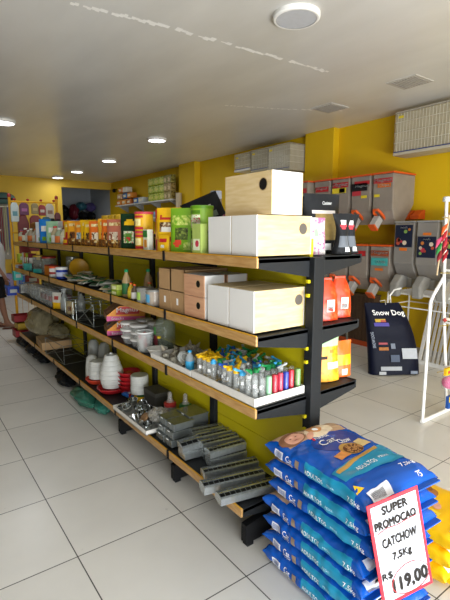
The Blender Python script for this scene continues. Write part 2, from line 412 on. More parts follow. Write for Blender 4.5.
def cat_mf(th, v):
    a = math.degrees(2*PI*th) % 360
    if 28 < a < 152:                       # printed top face
        if v > .76 and 48 < a < 138: return 1
        return 0
    if 152 <= a <= 215 or a >= 325 or a <= 28:             # long gusset sides
        if .10 < v < .56: return 2
        if .80 < v < .92: return 0
    return 0
ords = ['lowest', 'second lowest', 'third lowest', 'middle', 'third from top', 'second from top', 'topmost']
stack = Vector((1.528, 1.172, 0)); pitchz = .0915
for k in range(7):
    rnd = random.Random(k+11)
    ox, oy, rz = rnd.uniform(-.012, .012), rnd.uniform(-.012, .012), R(-3.5+rnd.uniform(-1.6, 1.6))
    if k == 6: ox, oy, rz = 0, .0, R(-4)
    t = thing('cat_food_bag', ords[k]+' blue cat food bag of the stack by the price sign', 'pet food bag', (stack.x+ox, stack.y+oy, .002+k*pitchz), rz, 'blue cat food bags stacked on the floor')
    mb, top = sack_mb(BW, BL, BT, cat_mf, k*2.3, 1.7, 56, 60)
    mb.build('bag_body', [BLUE, CREAM, TEAL], t, True)
    fn, _ = sack_pt(BW, BL, BT, k*2.3, 1.7)
    # side gusset printing (-X side), reads along -Y
    def side(yc, zc, s=1, dx=.003):
        def f(a, b):
            y = yc-a; z = zc+b; bb = max(0, min(1, (y/(BL/2)+1)/2))
            th = .5-(z-BT/2)/BT*.20
            p = fn(max(.3, min(.7, th)), bb)
            return Vector((p.x-dx, y, z))
        return f
    q = MB().grid(lambda u, v: side(.205, .045)(-.028+.056*u, -.018+.036*v), 6, 6); q.build('barcode_label', mat('#dfe3ea', .5), t)
    q = MB()
    for b_ in range(9): q.grid(lambda u, v: side(.205, .045, dx=.004)(-.022+.005*b_+.0022*u, -.013+.026*v), 1, 4)
    q.build('barcode_lines', BLUED, t)
    text('Cat', 'brand_lettering', WHT, t, .042, .030, side(.135, .047))
    text('Chow', 'brand_lettering', WHT, t, .045, .014, side(.135, .025))
    q = MB().grid(lambda u, v: side(.085, .047)(-.012+.024*u, -.018+.036*v), 4, 6); q.build('gold_seal', mat('#8c7a68', .6), t)
    text('ADULTOS', 'side_lettering', WHT, t, .105, .019, side(-.02, .045))
    text('PEIXE', 'side_lettering', mat('#bfe6f2', .5), t, .04, .010, side(-.115, .045))
    text('7,5kg', 'weight_lettering', WHT, t, .062, .026, side(-.235, .045))
    # near end: flap with info label
    def end(xc, zc, d=.004):
        def f(a, b):
            return Vector((xc+a, -BL/2-d, zc+b))
        return f
    q = MB(); q.box(-BW/2*.93, BW/2*.93, -BL/2-.022, -BL/2+.012, BT*.46, BT*.52); q.build('sealed_flap', BLUE, t)
    q = MB()
    q.add([(-.17, -BL/2-.010, BT*.50), (-.055, -BL/2-.024, BT*.50), (-.055, -BL/2+.040, BT*.86), (-.17, -BL/2+.040, BT*.86)], [(0, 1, 2, 3)])
    if k == 6:
        # top printing
        T_ = top
        quad_on('teal_banner', TEAL, t, T_, [(-.19, -.175), (.20, -.175), (.20, -.035), (-.19, -.100)], .0020)
        quad_on('gold_ribbon', GOLD, t, T_, [(-.175, -.128), (.14, -.060), (.14, -.042), (-.175, -.108)], .0035)
        disc_on('dark_oval', BLUED, t, T_, .03, .085, .135, .085, 0, .0016)
        text('PURINA', 'maker_lettering', WHT, t, .085, .017, lambda a, b: T_(-.005+a, .145+b)+Vector((0, 0, .0040)), .004)
        quad_on('red_mark', RED, t, T_, [(-.062, .136), (-.050, .136), (-.050, .154), (-.062, .154)], .0045)
        text('Cat', 'brand_lettering', WHT, t, .095, .050, lambda a, b: T_(-.015+a, .098+b)+Vector((0, 0, .0042)), .006, .25)
        text('Chow', 'brand_lettering', WHT, t, .075, .034, lambda a, b: T_(.055+a, .064+b)+Vector((0, 0, .0042)), .006, .25)
        disc_on('gold_ring', GOLD, t, T_, .03, -.005, .062, .048, 0, .0030)
        disc_on('kibble_bowl', BROWN, t, T_, .035, -.012, .052, .038, 0, .0045)
        kb = MB(); rr = random.Random(5)
        for _ in range(60):
            a, d = rr.uniform(0, 2*PI), math.sqrt(rr.random())
            p = T_(.035+.045*d*math.cos(a), -.012+.032*d*math.sin(a)); kb.lathe([(.0, 0), (.0045, .0006), (.003, .0028), (0, .003)], 6, (p.x, p.y, p.z+.0045), cap=False)
        o = kb.build('printed_kibble', mat('#a97a45', .7), t, True); o['kind'] = 'stuff'
        quad_on('food_photo', mat('#cf8a4a', .6, 0, 1, .4, 40), t, T_, [(-.09, -.062), (-.012, -.045), (-.020, .0), (-.095, -.02)], .0032)
        quad_on('vegetable_photo', mat('#c7b07a', .6, 0, 1, .4, 40), t, T_, [(.09, -.02), (.155, -.012), (.135, .045), (.085, .035)], .0032)
        text('ADULTOS', 'banner_lettering', WHT, t, .12, .022, lambda a, b: T_(-.03+a, -.140+b)+Vector((0, 0, .0042)), .006)
        text('PEIXE', 'banner_lettering', WHT, t, .06, .012, lambda a, b: T_(.09+a, -.130+b)+Vector((0, 0, .0042)))
        text('7,5kg', 'weight_lettering', WHT, t, .085, .026, lambda a, b: T_(.13+a, -.218+b)+Vector((0, 0, .0042)), .006)
        # photo of a girl and a cat
        disc_on('girl_hair', mat('#8a5f43', .7, 0, 1, .2, 30), t, T_, -.125, .215, .075, .055, .2, .0022)
        disc_on('girl_face', SKIN, t, T_, -.120, .208, .050, .042, .1, .0034)
        for dx in (-.018, .014): disc_on('girl_eye', BROWN, t, T_, -.120+dx, .214, .006, .003, 0, .005, 1, 8)
        disc_on('girl_mouth', mat('#b4605a', .6), t, T_, -.122, .190, .011, .0035, 0, .005, 1, 10)
        disc_on('cat_body', mat('#e0cdb0', .7, 0, 1, .15, 60), t, T_, .03, .205, .095, .050, .2, .0020)
        disc_on('cat_face', CATO, t, T_, .015, .225, .045, .037, 0, .0034)
        disc_on('cat_muzzle', WHT, t, T_, .015, .212, .018, .013, 0, .0048, 2, 12)
        for dx in (-.018, .018):
            disc_on('cat_eye', mat('#2c2a1a', .4), t, T_, .015+dx, .232, .006, .005, 0, .005, 1, 8)
            q = MB().add([T_(.015+dx*1.9, .245)+Vector((0, 0, .004)), T_(.015+dx*.7, .255)+Vector((0, 0, .004)), T_(.015+dx*2, .272)+Vector((0, 0, .004))], [(0, 1, 2)]); q.build('cat_ear', CATO, t)
        disc_on('girl_hand', SKIN, t, T_, -.045, .180, .040, .016, .7, .004)
        disc_on('cat_paw', mat('#e8d8bd', .7), t, T_, .075, .190, .030, .012, -.4, .004)
        # near end corner: info label, warning mark
        quad_on('info_label', mat('#e8ecf2', .5), t, T_, [(-.175, -.302), (-.06, -.302), (-.06, -.262), (-.175, -.262)], .004)
        bar = MB()
        for b_ in range(14):
            x = -.165+b_*.005
            bar.grid(lambda u, v: T_(x+.0022*u, -.296+.022*v)+Vector((0, 0, .0055)), 1, 3)
        bar.build('barcode_lines', BLACK, t)
        q = MB().add([T_(-.205, -.245)+Vector((0, 0, .005)), T_(-.165, -.245)+Vector((0, 0, .005)), T_(-.188, -.21)+Vector((0, 0, .005))], [(0, 1, 2)]); q.build('warning_triangle', mat('#f2c10d', .5), t)
        text('75', 'weight_lettering', WHT, t, .03, .02, lambda a, b: T_(.13+a, -.275+b)+Vector((0, 0, .0042)), .006)
    else:
        quad_on('info_label', mat('#dde3ec', .5), t, top, [(-.185, -.308), (-.06, -.308), (-.06, -.272), (-.185, -.272)], .004)
        q = MB()
        for b_ in range(4): q.box(-.17, -.075, -BL/2-.0235, -BL/2-.0222, BT*.30+b_*.0035, BT*.30+b_*.0035+.0014)
        q2 = MB().box(-.185, -.06, -BL/2-.0220, -BL/2-.0205, BT*.22, BT*.46)
        q2.build('end_label', mat('#dde3ec', .5), t); q.build('barcode_lines', BLACK, t)

# yellow bags to the right of the stack
yo = ['lowest', 'middle', 'topmost']
def yel_mf(th, v): return 0
for k in range(3):
    rnd = random.Random(k+40)
    t = thing('yellow_food_bag', yo[k]+' yellow pet food bag in the short pile behind the price sign', 'pet food bag', (2.045+rnd.uniform(-.01, .01), 1.075+rnd.uniform(-.01, .01), .002+k*.088), R(2+rnd.uniform(-2, 2)), 'yellow bags piled on the floor')
    mb, top = sack_mb(.40, .47, .10, yel_mf, 50+k); mb.build('bag_body', [YLW], t, True)
    q = MB().box(-.185, .185, -.255, -.225, .045, .052); q.build('sealed_flap', YLW, t)
    quad_on('info_label', mat('#e6e3da', .5), t, top, [(-.155, -.228), (-.02, -.228), (-.02, -.195), (-.155, -.195)], .004)
    q = MB().box(-.16, -.03, -.2585, -.2565, .020, .048); q.build('end_label', mat('#e6e3da', .5), t)
    q = MB()
    for b_ in range(14): q.box(-.15+b_*.008, -.147+b_*.008, -.2600, -.2586, .024, .044)
    q.build('barcode_lines', BLACK, t)
    if k == 2:
        disc_on('dog_face', mat('#a96f37', .8, 0, 1, .3, 50), t, top, .045, .02, .06, .05, -.3, .002)
        disc_on('dog_ear', mat('#8a5526', .8), t, top, .09, .045, .025, .04, -.5, .0035)
        disc_on('blue_collar', mat('#2b4fa6', .5), t, top, .0, -.035, .05, .012, .9, .0035)
        disc_on('hand_photo', SKIN, t, top, -.03, -.07, .03, .022, .5, .0045)
        quad_on('warning_square', mat('#f7d33a', .5), t, top, [(-.12, -.115), (-.07, -.115), (-.07, -.07), (-.12, -.07)], .002)
        text('!', 'warning_mark', BLACK, t, .005, .025, lambda a, b: top(-.095+a, -.09+b)+Vector((0, 0, .004)))

# price sign leaning on the near end of the stack
c0, c1, c3 = Vector((1.262, .868, .640)), Vector((1.482, .808, .672)), Vector((1.294, .802, .262))
ex = (c1-c0).normalized(); ez = (c0-c3).normalized(); ez = (ez-ex*ez.dot(ex)).normalized(); ey = ez.cross(ex)
SW, SH = .232, .385
sgn = tag(bpy.data.objects.new('price_sign', None), 'red-bordered white price sign reading 119,00 leaning on the blue bags', 'sign'); COL.objects.link(sgn)
org = c0+ex*SW/2-ez*SH/2
sgn.matrix_world = Matrix(((ex.x, ey.x, ez.x, org.x), (ex.y, ey.y, ez.y, org.y), (ex.z, ey.z, ez.z, org.z), (0, 0, 0, 1)))
MB().box(-SW/2, SW/2, 0, .003, -SH/2, SH/2).build('red_border', mat('#d3202f', .55, 0, 1, .04), sgn)
MB().box(-SW/2+.013, SW/2-.013, -.0008, .0005, -SH/2+.013, SH/2-.013).build('paper', mat('#cfd1d8', .7, 0, 1, .02), sgn)
GT = mat('#3f3b38', .7, 0, 1, .02); yF = -.0035
text('SUPER', 'sign_lettering', GT, sgn, .115, .030, front(.0, .155, yF), .075)
text('PROMOCAO', 'sign_lettering', GT, sgn, .185, .030, front(-.005, .105, yF), .075)
text('CATCHOW', 'sign_lettering', GT, sgn, .155, .034, front(.0, .035, yF), .055)
text('7,5Kg', 'sign_lettering', GT, sgn, .085, .034, front(.0, -.028, yF), .055)
text('R$', 'sign_lettering', GT, sgn, .045, .028, front(-.078, -.085, yF), .055)
text('119,00', 'price_lettering', GT, sgn, .158, .056, front(.018, -.135, yF), .075)
ul = MB().tube([(-.095, yF, .078), (-.05, yF, .088), (0, yF, .084), (.05, yF, .090), (.093, yF, .092)], .0012, 6); ul.build('pen_underline', RED, sgn)
ci = MB().tube([(.02+.085*math.cos(2*PI*k/36)*(1-.08*math.sin(2*PI*k/36)), yF, -.125+.055*math.sin(2*PI*k/36)) for k in range(36)], .0013, 6, closed=True); ci.build('pen_circle', RED, sgn)

# ------------------------------------------------------------------ nest boxes and cartons
PLY = wood('#cbb07c', '#d6bf92', 3, 20, .7); PLYR = wood('#bd8a68', '#c99a76', 3, 20, .7)
BW_ = mat('#dcdad6', .45, 0, 1, .03, 4); HOLE = mat('#191512', .9)
def nest_box(label, x0, x1, y0, y1, z0, z1, faces, hole, hr=.026, group='bird nest boxes', rz=0, ply=PLY, dark=True):
    """faces: 'y' -> plywood on the -Y face and top, white at -X; 'x' -> plywood on -X, white on -Y"""
    t = thing('nest_box', label, 'nest box', ((x0+x1)/2, (y0+y1)/2, z0), rz, group)
    W, D, H = x1-x0, y1-y0, z1-z0; e = .006
    if faces == 'y':
        core = MB().box(-W/2+e, W/2-e, -D/2+e, D/2-e, e, H-e)
        core.build('box_core', ply, t)
        MB().box(-W/2, -W/2+e, -D/2, D/2, 0, H).build('end_panel', BW_, t, bevel=.001)
        MB().box(W/2-e, W/2, -D/2, D/2, 0, H).build('end_panel', BW_, t, bevel=.001)
        MB().box(-W/2+e, W/2-e, -D/2, -D/2+e, 0, H).build('front_board', ply, t, bevel=.001)
        MB().box(-W/2+e, W/2-e, D/2-e, D/2, 0, H).build('back_board', ply, t, bevel=.001)
        MB().box(-W/2+e, W/2-e, -D/2+e, D/2-e, H-e, H).build('lid_board', ply, t, bevel=.001)
        ring = MB().grid(lambda u, v: (hole[0]+hr*(1-.12*v)*math.cos(2*PI*u), -D/2-.0006+.0004*v, hole[1]+hr*(1-.12*v)*math.sin(2*PI*u)), 28, 1)
        ring.build('hole_rim', mat('#b89868', .8), t)
        MB().add([(hole[0]+hr*math.cos(2*PI*k/28), -D/2-.0004, hole[1]+hr*math.sin(2*PI*k/28)) for k in range(28)], [tuple(range(28))]).build('entry_hole', mat('#5c554d', .9, 0, 1, .1) if not dark else HOLE, t)
    else:
        MB().box(-W/2+e, W/2-e, -D/2+e, D/2-e, e, H-e).build('box_core', ply, t)
        MB().box(-W/2, -W/2+e, -D/2, D/2, 0, H).build('front_board', ply, t, bevel=.001)
        MB().box(W/2-e, W/2, -D/2, D/2, 0, H).build('back_board', ply, t, bevel=.001)
        MB().box(-W/2+e, W/2-e, -D/2, -D/2+e, 0, H).build('end_panel', BW_, t, bevel=.001)
        MB().box(-W/2+e, W/2-e, D/2-e, D/2, 0, H).build('end_panel', BW_, t, bevel=.001)
        MB().box(-W/2+e, W/2-e, -D/2+e, D/2-e, H-e, H).build('lid_board', BW_, t, bevel=.001)
        ring = MB().grid(lambda u, v: (-W/2-.0006, hole[0]-hr*(1-.12*v)*math.cos(2*PI*u), hole[1]+hr*(1-.12*v)*math.sin(2*PI*u)), 28, 1); ring.build('hole_rim', mat('#b89868', .8), t)
        MB().add([(-W/2-.0004, hole[0]-hr*math.cos(2*PI*k/28), hole[1]+hr*math.sin(2*PI*k/28)) for k in range(28)], [tuple(range(28))]).build('entry_hole', HOLE, t)
    return t
Z1, Z2, Z3, Z4 = TZ
nest_box('nearest of the two cream nest boxes on the top shelf, round hole facing front', 1.30, 1.655, 1.53, 1.715, Z1+.01, Z1+.196, 'y', (.118, .125), .028, dark=False)
nest_box('cream nest box on the top shelf behind the nearest one', 1.30, 1.655, 1.725, 1.915, Z1+.01, Z1+.196, 'y', (.118, .125), .028)
nest_box('topmost plywood nest box with black hole and bright white end', 1.35, 1.545, 1.49, 1.835, Z1+.198, Z1+.39, 'x', (-.115, .135), .030)
nest_box('nearest white-ended nest box on the second shelf, hole facing front', 1.30, 1.635, 1.545, 1.735, Z2+.01, Z2+.208, 'y', (.125, .135), .028, dark=False)
nest_box('white-ended nest box on second shelf beside the nearest one', 1.30, 1.635, 1.745, 1.925, Z2+.01, Z2+.208, 'y', (.125, .135), .028)
nest_box('lower small reddish nest box with black hole on second shelf', 1.30, 1.44, 1.96, 2.165, Z2+.01, Z2+.128, 'x', (-.045, .07), .022, ply=PLYR)
nest_box('upper small reddish nest box with black hole on second shelf', 1.30, 1.44, 1.96, 2.165, Z2+.130, Z2+.248, 'x', (-.045, .07), .022, ply=PLYR)
nest_box('small white-topped nest box behind the reddish pair', 1.455, 1.60, 1.96, 2.165, Z2+.130, Z2+.246, 'x', (-.045, .07), .022, ply=PLYR)
nest_box('lower hidden nest box behind the reddish pair', 1.455, 1.60, 1.96, 2.165, Z2+.01, Z2+.128, 'x', (-.045, .07), .022, ply=PLYR)
CB = card('#b08c62'); CBD = card('#94714a')
for k, (y0, y1, z0, z1, lb, op) in enumerate(((2.20, 2.345, .004, .128, 'lower right tall cardboard carton of the four on second shelf', 0),
        (2.352, 2.50, .004, .128, 'lower left cardboard carton of the four on second shelf', 0),
        (2.185, 2.345, .130, .262, 'upper right cardboard carton of the four, flaps folded', 1),
        (2.352, 2.50, .130, .258, 'upper left cardboard carton of the four, flaps open', 1))):
    t = thing('cardboard_carton', lb, 'box', (1.47, (y0+y1)/2, Z2+z0), 0, 'cardboard cartons on the second shelf'); W, D, H = .31, y1-y0, z1-z0
    m = MB().box(-W/2, W/2, -D/2, D/2, 0, H) if not op else MB().box(-W/2, W/2, -D/2, -D/2+.004, 0, H).box(-W/2, W/2, D/2-.004, D/2, 0, H).box(-W/2, -W/2+.004, -D/2, D/2, 0, H).box(W/2-.004, W/2, -D/2, D/2, 0, H).box(-W/2, W/2, -D/2, D/2, 0, .004)
    m.build('carton_body', CB, t)
    if op:
        MB().box(-W/2, W/2, -D/2, -D/2+.035, H-.012, H-.009).build('flap', CBD, t)
        MB().box(-W/2, W/2, D/2-.03, D/2, H-.012, H-.009).build('flap', CBD, t)
    else: MB().box(-W/2-.001, -W/2, -.012, .008, .045, .085).build('sticker', WHT, t)
# ------------------------------------------------------------------ goods on the aisle side
AI = R(-90)
TURN = .62
def P_(name, label, cat, y, x, z, rz, W, H, D, mats, rects, group=None, seed=0, tilt=(0, 0), neck=0):
    return pouch(name, label, cat, (x, y, z+.005), AI+rz+(TURN if W > .1 else .2), W, H, D, mats, rectpat(rects) if isinstance(rects, list) else rects, group, tilt, seed, neck)
def blob(k, cx, cz, r):     # pattern: coloured ellipse on the pack
    return (k, cx, cz, r)
def pat(rects=(), ells=(), base=0):
    def f(a, v):
        m = base
        for (a0, a1, v0, v1, k) in rects:
            if a0 <= a <= a1 and v0 <= v <= v1: m = k
        for (k, cx, cz, rx, rz) in ells:
            if ((a-cx)/rx)**2+((v-cz)/rz)**2 < 1: m = k
        return m
    return f
# --- top shelf
GRN = foil('#6d9a1e'); GRNL = foil('#a5bb4c'); DKG = foil('#16301b'); YEF = foil('#dfae12'); ORF = foil('#d2651a'); REDF = foil('#b5242a'); TAN = foil('#b39763'); WHF = foil('#d9d6cc'); BRN = foil('#4a2a14'); PINK = foil('#c03a6a'); BLF = foil('#1d5fae'); BLK = foil('#141416')
def canister(label, y, x, z, r, h, body, lid, bands, group, cat='canister'):
    t = thing('food_canister', label, cat, (x, y, z+.004), AI, group)
    MB().lathe([(r, 0), (r, h*.88)], 24).build('canister_body', body, t, True)
    MB().lathe([(r*1.05, h*.87), (r*1.05, h*.98), (r*.98, h)], 24).build('lid', lid, t, True)
    for (z0, z1, a0, a1, m, nm) in bands:
        n = max(2, int((a1-a0)*10)); MB().grid(lambda u, v: (r*1.015*math.sin(a0+(a1-a0)*u), -r*1.015*math.cos(a0+(a1-a0)*u), h*(z0+(z1-z0)*v)), n, 1).build(nm, m, t, True)
    return t
gc = [(.10, .62, -.8, .8, busy('#dfe6c5', '#8fae5a', '#c96a5a', 70), 'picture_label'), (.28, .50, .1, .8, mat('#c23a4f', .5), 'fruit_picture'), (.66, .80, -.8, .8, mat('#4f7d16', .5), 'name_band')]
canister('lower lime green canister beside the nest boxes on the top shelf', 2.10, 1.385, Z1, .062, .125, GRN, mat('#3f6a12', .4), gc, 'green canisters')
canister('upper lime green canister with green lid beside the nest boxes', 2.10, 1.385, Z1+.127, .062, .135, mat('#86ad36', .4), mat('#5f8f1c', .4), gc, 'green canisters')
t = thing('small_food_carton', 'pale green upright carton with red flower picture by the green canisters', 'carton', (1.312, 2.015, Z1+.004), AI)
MB().box(-.042, .042, -.022, .022, 0, .16).build('carton_body', mat('#a9bd62', .5), t, bevel=.002)
MB().box(-.030, .030, -.0232, -.022, .02, .08).build('picture_label', mat('#dfe6c5', .5), t)
MB().lathe([(0, 0), (.018, 0)], 12, T=Matrix.Translation((.008, -.0236, .055)) @ Matrix.Rotation(R(90), 4, 'X'), cap=False).build('flower_picture', mat('#c23a4f', .5), t)
P_('food_pouch', 'bright lime green stand-up pouch with dark window beside the green canisters', 'pouch', 2.265, 1.36, Z1, .0, .165, .255, .07, [GRN, busy('#a5bb4c', '#6d9a1e', '#c9d27a', 60), busy('#4a5a20', '#26300f', '#7a8a3a', 60), foil('#c8402b')], pat([(-.75, .7, .62, .85, 1), (-.5, .45, .30, .56, 2)], [(3, -.3, .2, .3, .08), (1, .4, .14, .3, .1)]), 'top shelf pouches', 3)
P_('food_pouch', 'tall yellow stand-up pouch with brown photo window beside the lime pouch', 'pouch', 2.43, 1.36, Z1, -.05, .175, .265, .075, [YEF, busy('#8a6a4a', '#3a2414', '#d9cdb0', 60), REDF, WHF], pat([(-.6, .65, .42, .66, 1), (-.5, .5, .46, .54, 3), (-.8, .8, .24, .31, 2), (-.6, .6, .74, .86, 2), (-.5, .5, .76, .84, 0)]), 'top shelf pouches', 4)
P_('food_pouch', 'smaller yellow pouch standing before the tall yellow one', 'pouch', 2.415, 1.312, Z1, .02, .10, .10, .03, [YEF, REDF, WHF], pat([(-.7, .7, .55, .75, 1), (-.4, .4, .2, .4, 2)]), 'top shelf pouches', 5)
P_('food_pouch', 'red and yellow pouch half behind the tall yellow pouch', 'pouch', 2.54, 1.385, Z1, .0, .13, .26, .06, [REDF, YEF, WHF], pat([(-.9, .9, .3, .75, 1), (-.5, .4, .4, .6, 2)]), 'top shelf pouches', 6)
P_('food_pouch', 'yellow pouch with red top standing behind the stacked yellow cans', 'pouch', 2.66, 1.47, Z1, .0, .13, .255, .06, [YEF, REDF, WHF], pat([(-.9, .9, .7, .95, 1), (-.5, .4, .4, .6, 2)]), 'top shelf pouches', 7)
t = thing('small_food_carton', 'small white carton with green stripe beside the stacked yellow cans', 'carton', (1.325, 2.655, Z1+.004), AI)
MB().box(-.032, .032, -.02, .02, 0, .135).build('carton_body', mat('#d9dcc8', .5), t, bevel=.002)
MB().box(-.030, .030, -.0212, -.02, .085, .128).build('green_band', mat('#2f7a35', .5), t); MB().box(-.018, .02, -.0212, -.02, .02, .07).build('picture', mat('#cf8a2b', .5), t)
yc_ = [(.06, .20, -1, 1, mat('#c02c35', .5), 'red_band'), (.26, .62, -.8, .75, mat('#efe1a0', .5), 'picture_label'), (.32, .52, -.3, .45, mat('#b8863a', .5), 'bird_picture'), (.68, .80, -1, 1, mat('#c02c35', .5), 'name_band')]
for (z, lb, c) in ((Z1, 'lower yellow can of the stacked pair with pink lids', '#d9a516'), (Z1+.128, 'upper yellow can of the stacked pair with pink lids', '#dfae1e')):
    canister(lb, 2.79, 1.365, z, .062, .126, mat(c, .4), mat('#c8414f', .4), yc_, 'stacked yellow cans', 'can')
for k, (y, x, lb) in enumerate(((2.975, 1.35, 'dark green pouch with yellow oval, nearer of the two'), (3.115, 1.42, 'dark green pouch with yellow oval, farther of the two'))):
    P_('food_pouch', lb, 'pouch', y, x, Z1, 0, .165, .25, .075, [DKG, YEF, busy('#c9cfae', '#5a8a3a', '#b5453a', 50), REDF, foil('#4d7a2c')], pat([(-.55, .55, .14, .52, 2), (-.4, .4, .2, .45, 4)], [(1, 0, .74, .55, .10), (3, .05, .3, .15, .06)]), 'dark green pouches on the top shelf', 20+k)
# yellow/orange pouches of seed
cols = [(ORF, 'orange'), (YEF, 'yellow'), (foil('#d98c1c'), 'amber'), (foil('#e0c04a'), 'pale yellow')]
rnd = random.Random(4)
ys = [3.26, 3.37, 3.50, 3.64, 3.78, 3.93, 4.10, 4.28, 4.44]
desc = ['white-panelled reddish', 'orange', 'amber with red ring', 'orange and white', 'yellow', 'yellow and brown', 'orange blue-windowed', 'amber dark-windowed', 'narrow yellow']
for i, y in enumerate(ys):
    a = [foil('#b86a52'), ORF, foil('#dfa12a'), ORF, YEF, YEF, foil('#e08a22'), foil('#d9951e'), YEF][i]
    win = [busy('#c9b9a0', '#7a3a20', '#d9d2c0'), busy('#a8702a', '#3a2010', '#e0c080'), busy('#c7b38a', '#8f2d25', '#d9a52a'), busy('#d9cdb5', '#5a3418', '#d0701c'), busy('#8a5a20', '#2a1a0c', '#d9b52a'), busy('#7a4a1c', '#1f140a', '#c9932a'), busy('#a9bcc9', '#5a7a8a', '#d9d2c0'), busy('#6a3a18', '#24140a', '#b5802a'), REDF][i]
    P_('seed_pouch', desc[i]+' seed pouch on top shelf, %s from the dark green pouches' % ['next', 'second', 'third', 'fourth', 'fifth', 'sixth', 'seventh', 'eighth', 'ninth'][i], 'pouch', y, 1.345+rnd.uniform(0, .04), Z1, rnd.uniform(-.15, .15), .165, .215+rnd.uniform(-.012, .02), .07,
       [a, win, busy('#6b4018', '#2c1a0c', '#b07a2a', 35), busy('#d9c48a', '#a8702a', '#efe0b0')], pat([(-.9, .9, .0, .26, 2), (-.5, .5, .28, .58, 1), (-.7, .7, .80, .90, 3)], [(3, .2, .2, .3, .06)]), 'seed pouches on the top shelf', 30+i)
P_('seed_pouch', 'small red and yellow packet at the end of the seed pouches', 'pouch', 4.40, 1.315, Z1, 0, .09, .07, .03, [REDF, YEF], pat([(-.8, .8, .3, .7, 1)]), 'seed pouches on the top shelf', 44)
for i, y in enumerate((3.50, 3.63, 3.78)):
    jar('tall_food_jar', ['nearest', 'middle', 'farthest'][i]+' yellow-lidded jar behind the seed pouches', 'jar', (1.50, y, Z1+.004), .055, .265, mat('#c79a3a', .4), mat('#d9b02a', .4), group='yellow-lidded jars behind the pouches')
for i, (y, c) in enumerate(((3.2, '#4a5a2a'), (3.33, '#8f2d25'), (3.95, '#7b6a3a'), (4.12, '#a2782a'), (4.28, '#8f2d25'), (4.5, '#3c4c2c'))):
    P_('seed_pouch', ['olive', 'dark red', 'khaki', 'ochre', 'brick red', 'dark olive'][i]+' pouch standing in the back row of the top shelf', 'pouch', y, 1.53, Z1, 0, .12, .22, .06, [foil(c), YEF, WHF], pat([(-.6, .6, .3, .6, 2), (-.6, .6, .75, .9, 1)]), 'back row pouches on the top shelf', 60+i)
# far end of the top shelf: bottles, blue pouch, sachets
far = [(4.62, 'bottle', '#c9c4a8', 'clear squat', '#7a3b20'), (4.72, 'bottle', '#8f9a80', 'dull green', '#c9c9c0'), (4.84, 'bottle', '#a89a78', 'tan', '#b32a2a'), (4.97, 'pouch', '#8fb592', 'pale green', ''), (5.14, 'bottle', '#c8cfc8', 'clear', '#d0d0cc'),
       (5.26, 'pouch', '#1d74c4', 'bright blue', ''), (5.42, 'pouch', '#c9cdd2', 'silvery', ''), (5.55, 'bottle', '#b9beb4', 'clear', '#b3572a'), (5.68, 'bottle', '#b8a890', 'orange-labelled', '#c8ccca'), (5.82, 'bottle', '#b0b4ac', 'clear', '#cf6a2a'),
       (5.97, 'bottle', '#9a8f7a', 'brownish', '#c9c9c0'), (6.10, 'bottle', '#b9b8a8', 'pale', '#d3d3cc'), (6.24, 'bottle', '#7c3a34', 'dark red', '#c9c9c0'), (6.40, 'bottle', '#aab09c', 'greenish', '#b32a2a'), (6.54, 'bottle', '#c4b89a', 'cream', '#2a5a9a')]
for i, (y, k, c, dn, cap) in enumerate(far):
    q = ['nearest', 'second', 'third', 'fourth', 'fifth', 'sixth', 'seventh', 'eighth', 'ninth', 'tenth', 'eleventh', 'twelfth', 'thirteenth', 'fourteenth', 'farthest'][i]
    if k == 'bottle': bottle('small_bottle', '%s bottle on top shelf, %s item past seed pouches' % (dn, q), 'bottle', (1.36+rnd.uniform(-.02, .03), y, Z1+.004), .045, .17+rnd.uniform(-.02, .02), mat(c, .25), mat(cap, .4), mat(['#d8d2b8', '#c56a2c', '#c9c9c0'][i % 3], .5), 'bottles at the far end of the top shelf')
    else: P_('food_pouch', '%s pouch on top shelf, %s item past seed pouches' % (dn, q), 'pouch', y, 1.35, Z1, .1, .15, .27 if 'blue' in dn else .24, .05, [foil(c), WHF, GRN], pat([(-.5, .5, .5, .7, 1), (-.4, .3, .1, .3, 2)]), 'far pouches on the top shelf', 80+i)
for i in range(8):
    y = 4.75+i*.24
    P_('blister_pack', ['blue', 'orange', 'white', 'blue and white', 'dark red', 'pale blue', 'green', 'brown'][i]+'-headed pack in the back row at the top shelf far end', 'pack', y, 1.52, Z1, 0, .13, .25, .04,
       [foil(['#3d6f9d', '#a7754a', '#bfbfb8', '#7fa0bb', '#6e2a2a', '#8fa9b5', '#4d7a4a', '#7a5a3a'][i]), foil(['#2a6cb5', '#d0701c', '#d9d9d2', '#2a6cb5', '#8e2430', '#5a9ac5', '#2f7a35', '#8a5a2a'][i])], pat([(-1, 1, .8, 1, 1)]), 'back row packs at the far end', 110+i)
# brown object strewn behind the seed pouches: sacks over the divider
t = thing('black_pouch', 'glossy black pouch lying tilted on top of stock by the nest boxes', 'pouch', (1.80, 2.66, Z1+.195), R(-42), None, (R(8), R(-22)))
pouch_mb(.29, .18, .08, pat([(-.3, .5, .5, .62, 1), (-.1, .7, .12, .36, 2)]), 90).build('pouch_body', [BLK, WHF, foil('#5b6a5a')], t, True)
for i, (y, x, lb) in enumerate(((2.78, 1.80, 'dark red-lidded tub supporting the tilted black pouch'), (2.55, 1.82, 'brown tub half hidden under the tilted black pouch'))):
    jar('snack_tub', lb, 'tub', (x, y, Z1+.004), .07, .185, mat('#6b4026', .5), mat('#7b2a20', .4), group='tubs behind the divider')
jar('snack_tub', 'grey cylinder tub with pale cap behind the tilted black pouch', 'tub', (1.93, 2.74, Z1+.004), .045, .42, mat('#7f7365', .5), mat('#9aa0b0', .4))
jar('snack_tub', 'tall clear tub with red lid beside the topmost nest box', 'tub', (1.85, 2.38, Z1+.004), .06, .42, mat('#8a8078', .3), mat('#b3202c', .4), mlabel=mat('#a3262c', .5), lr=(.5, .8))
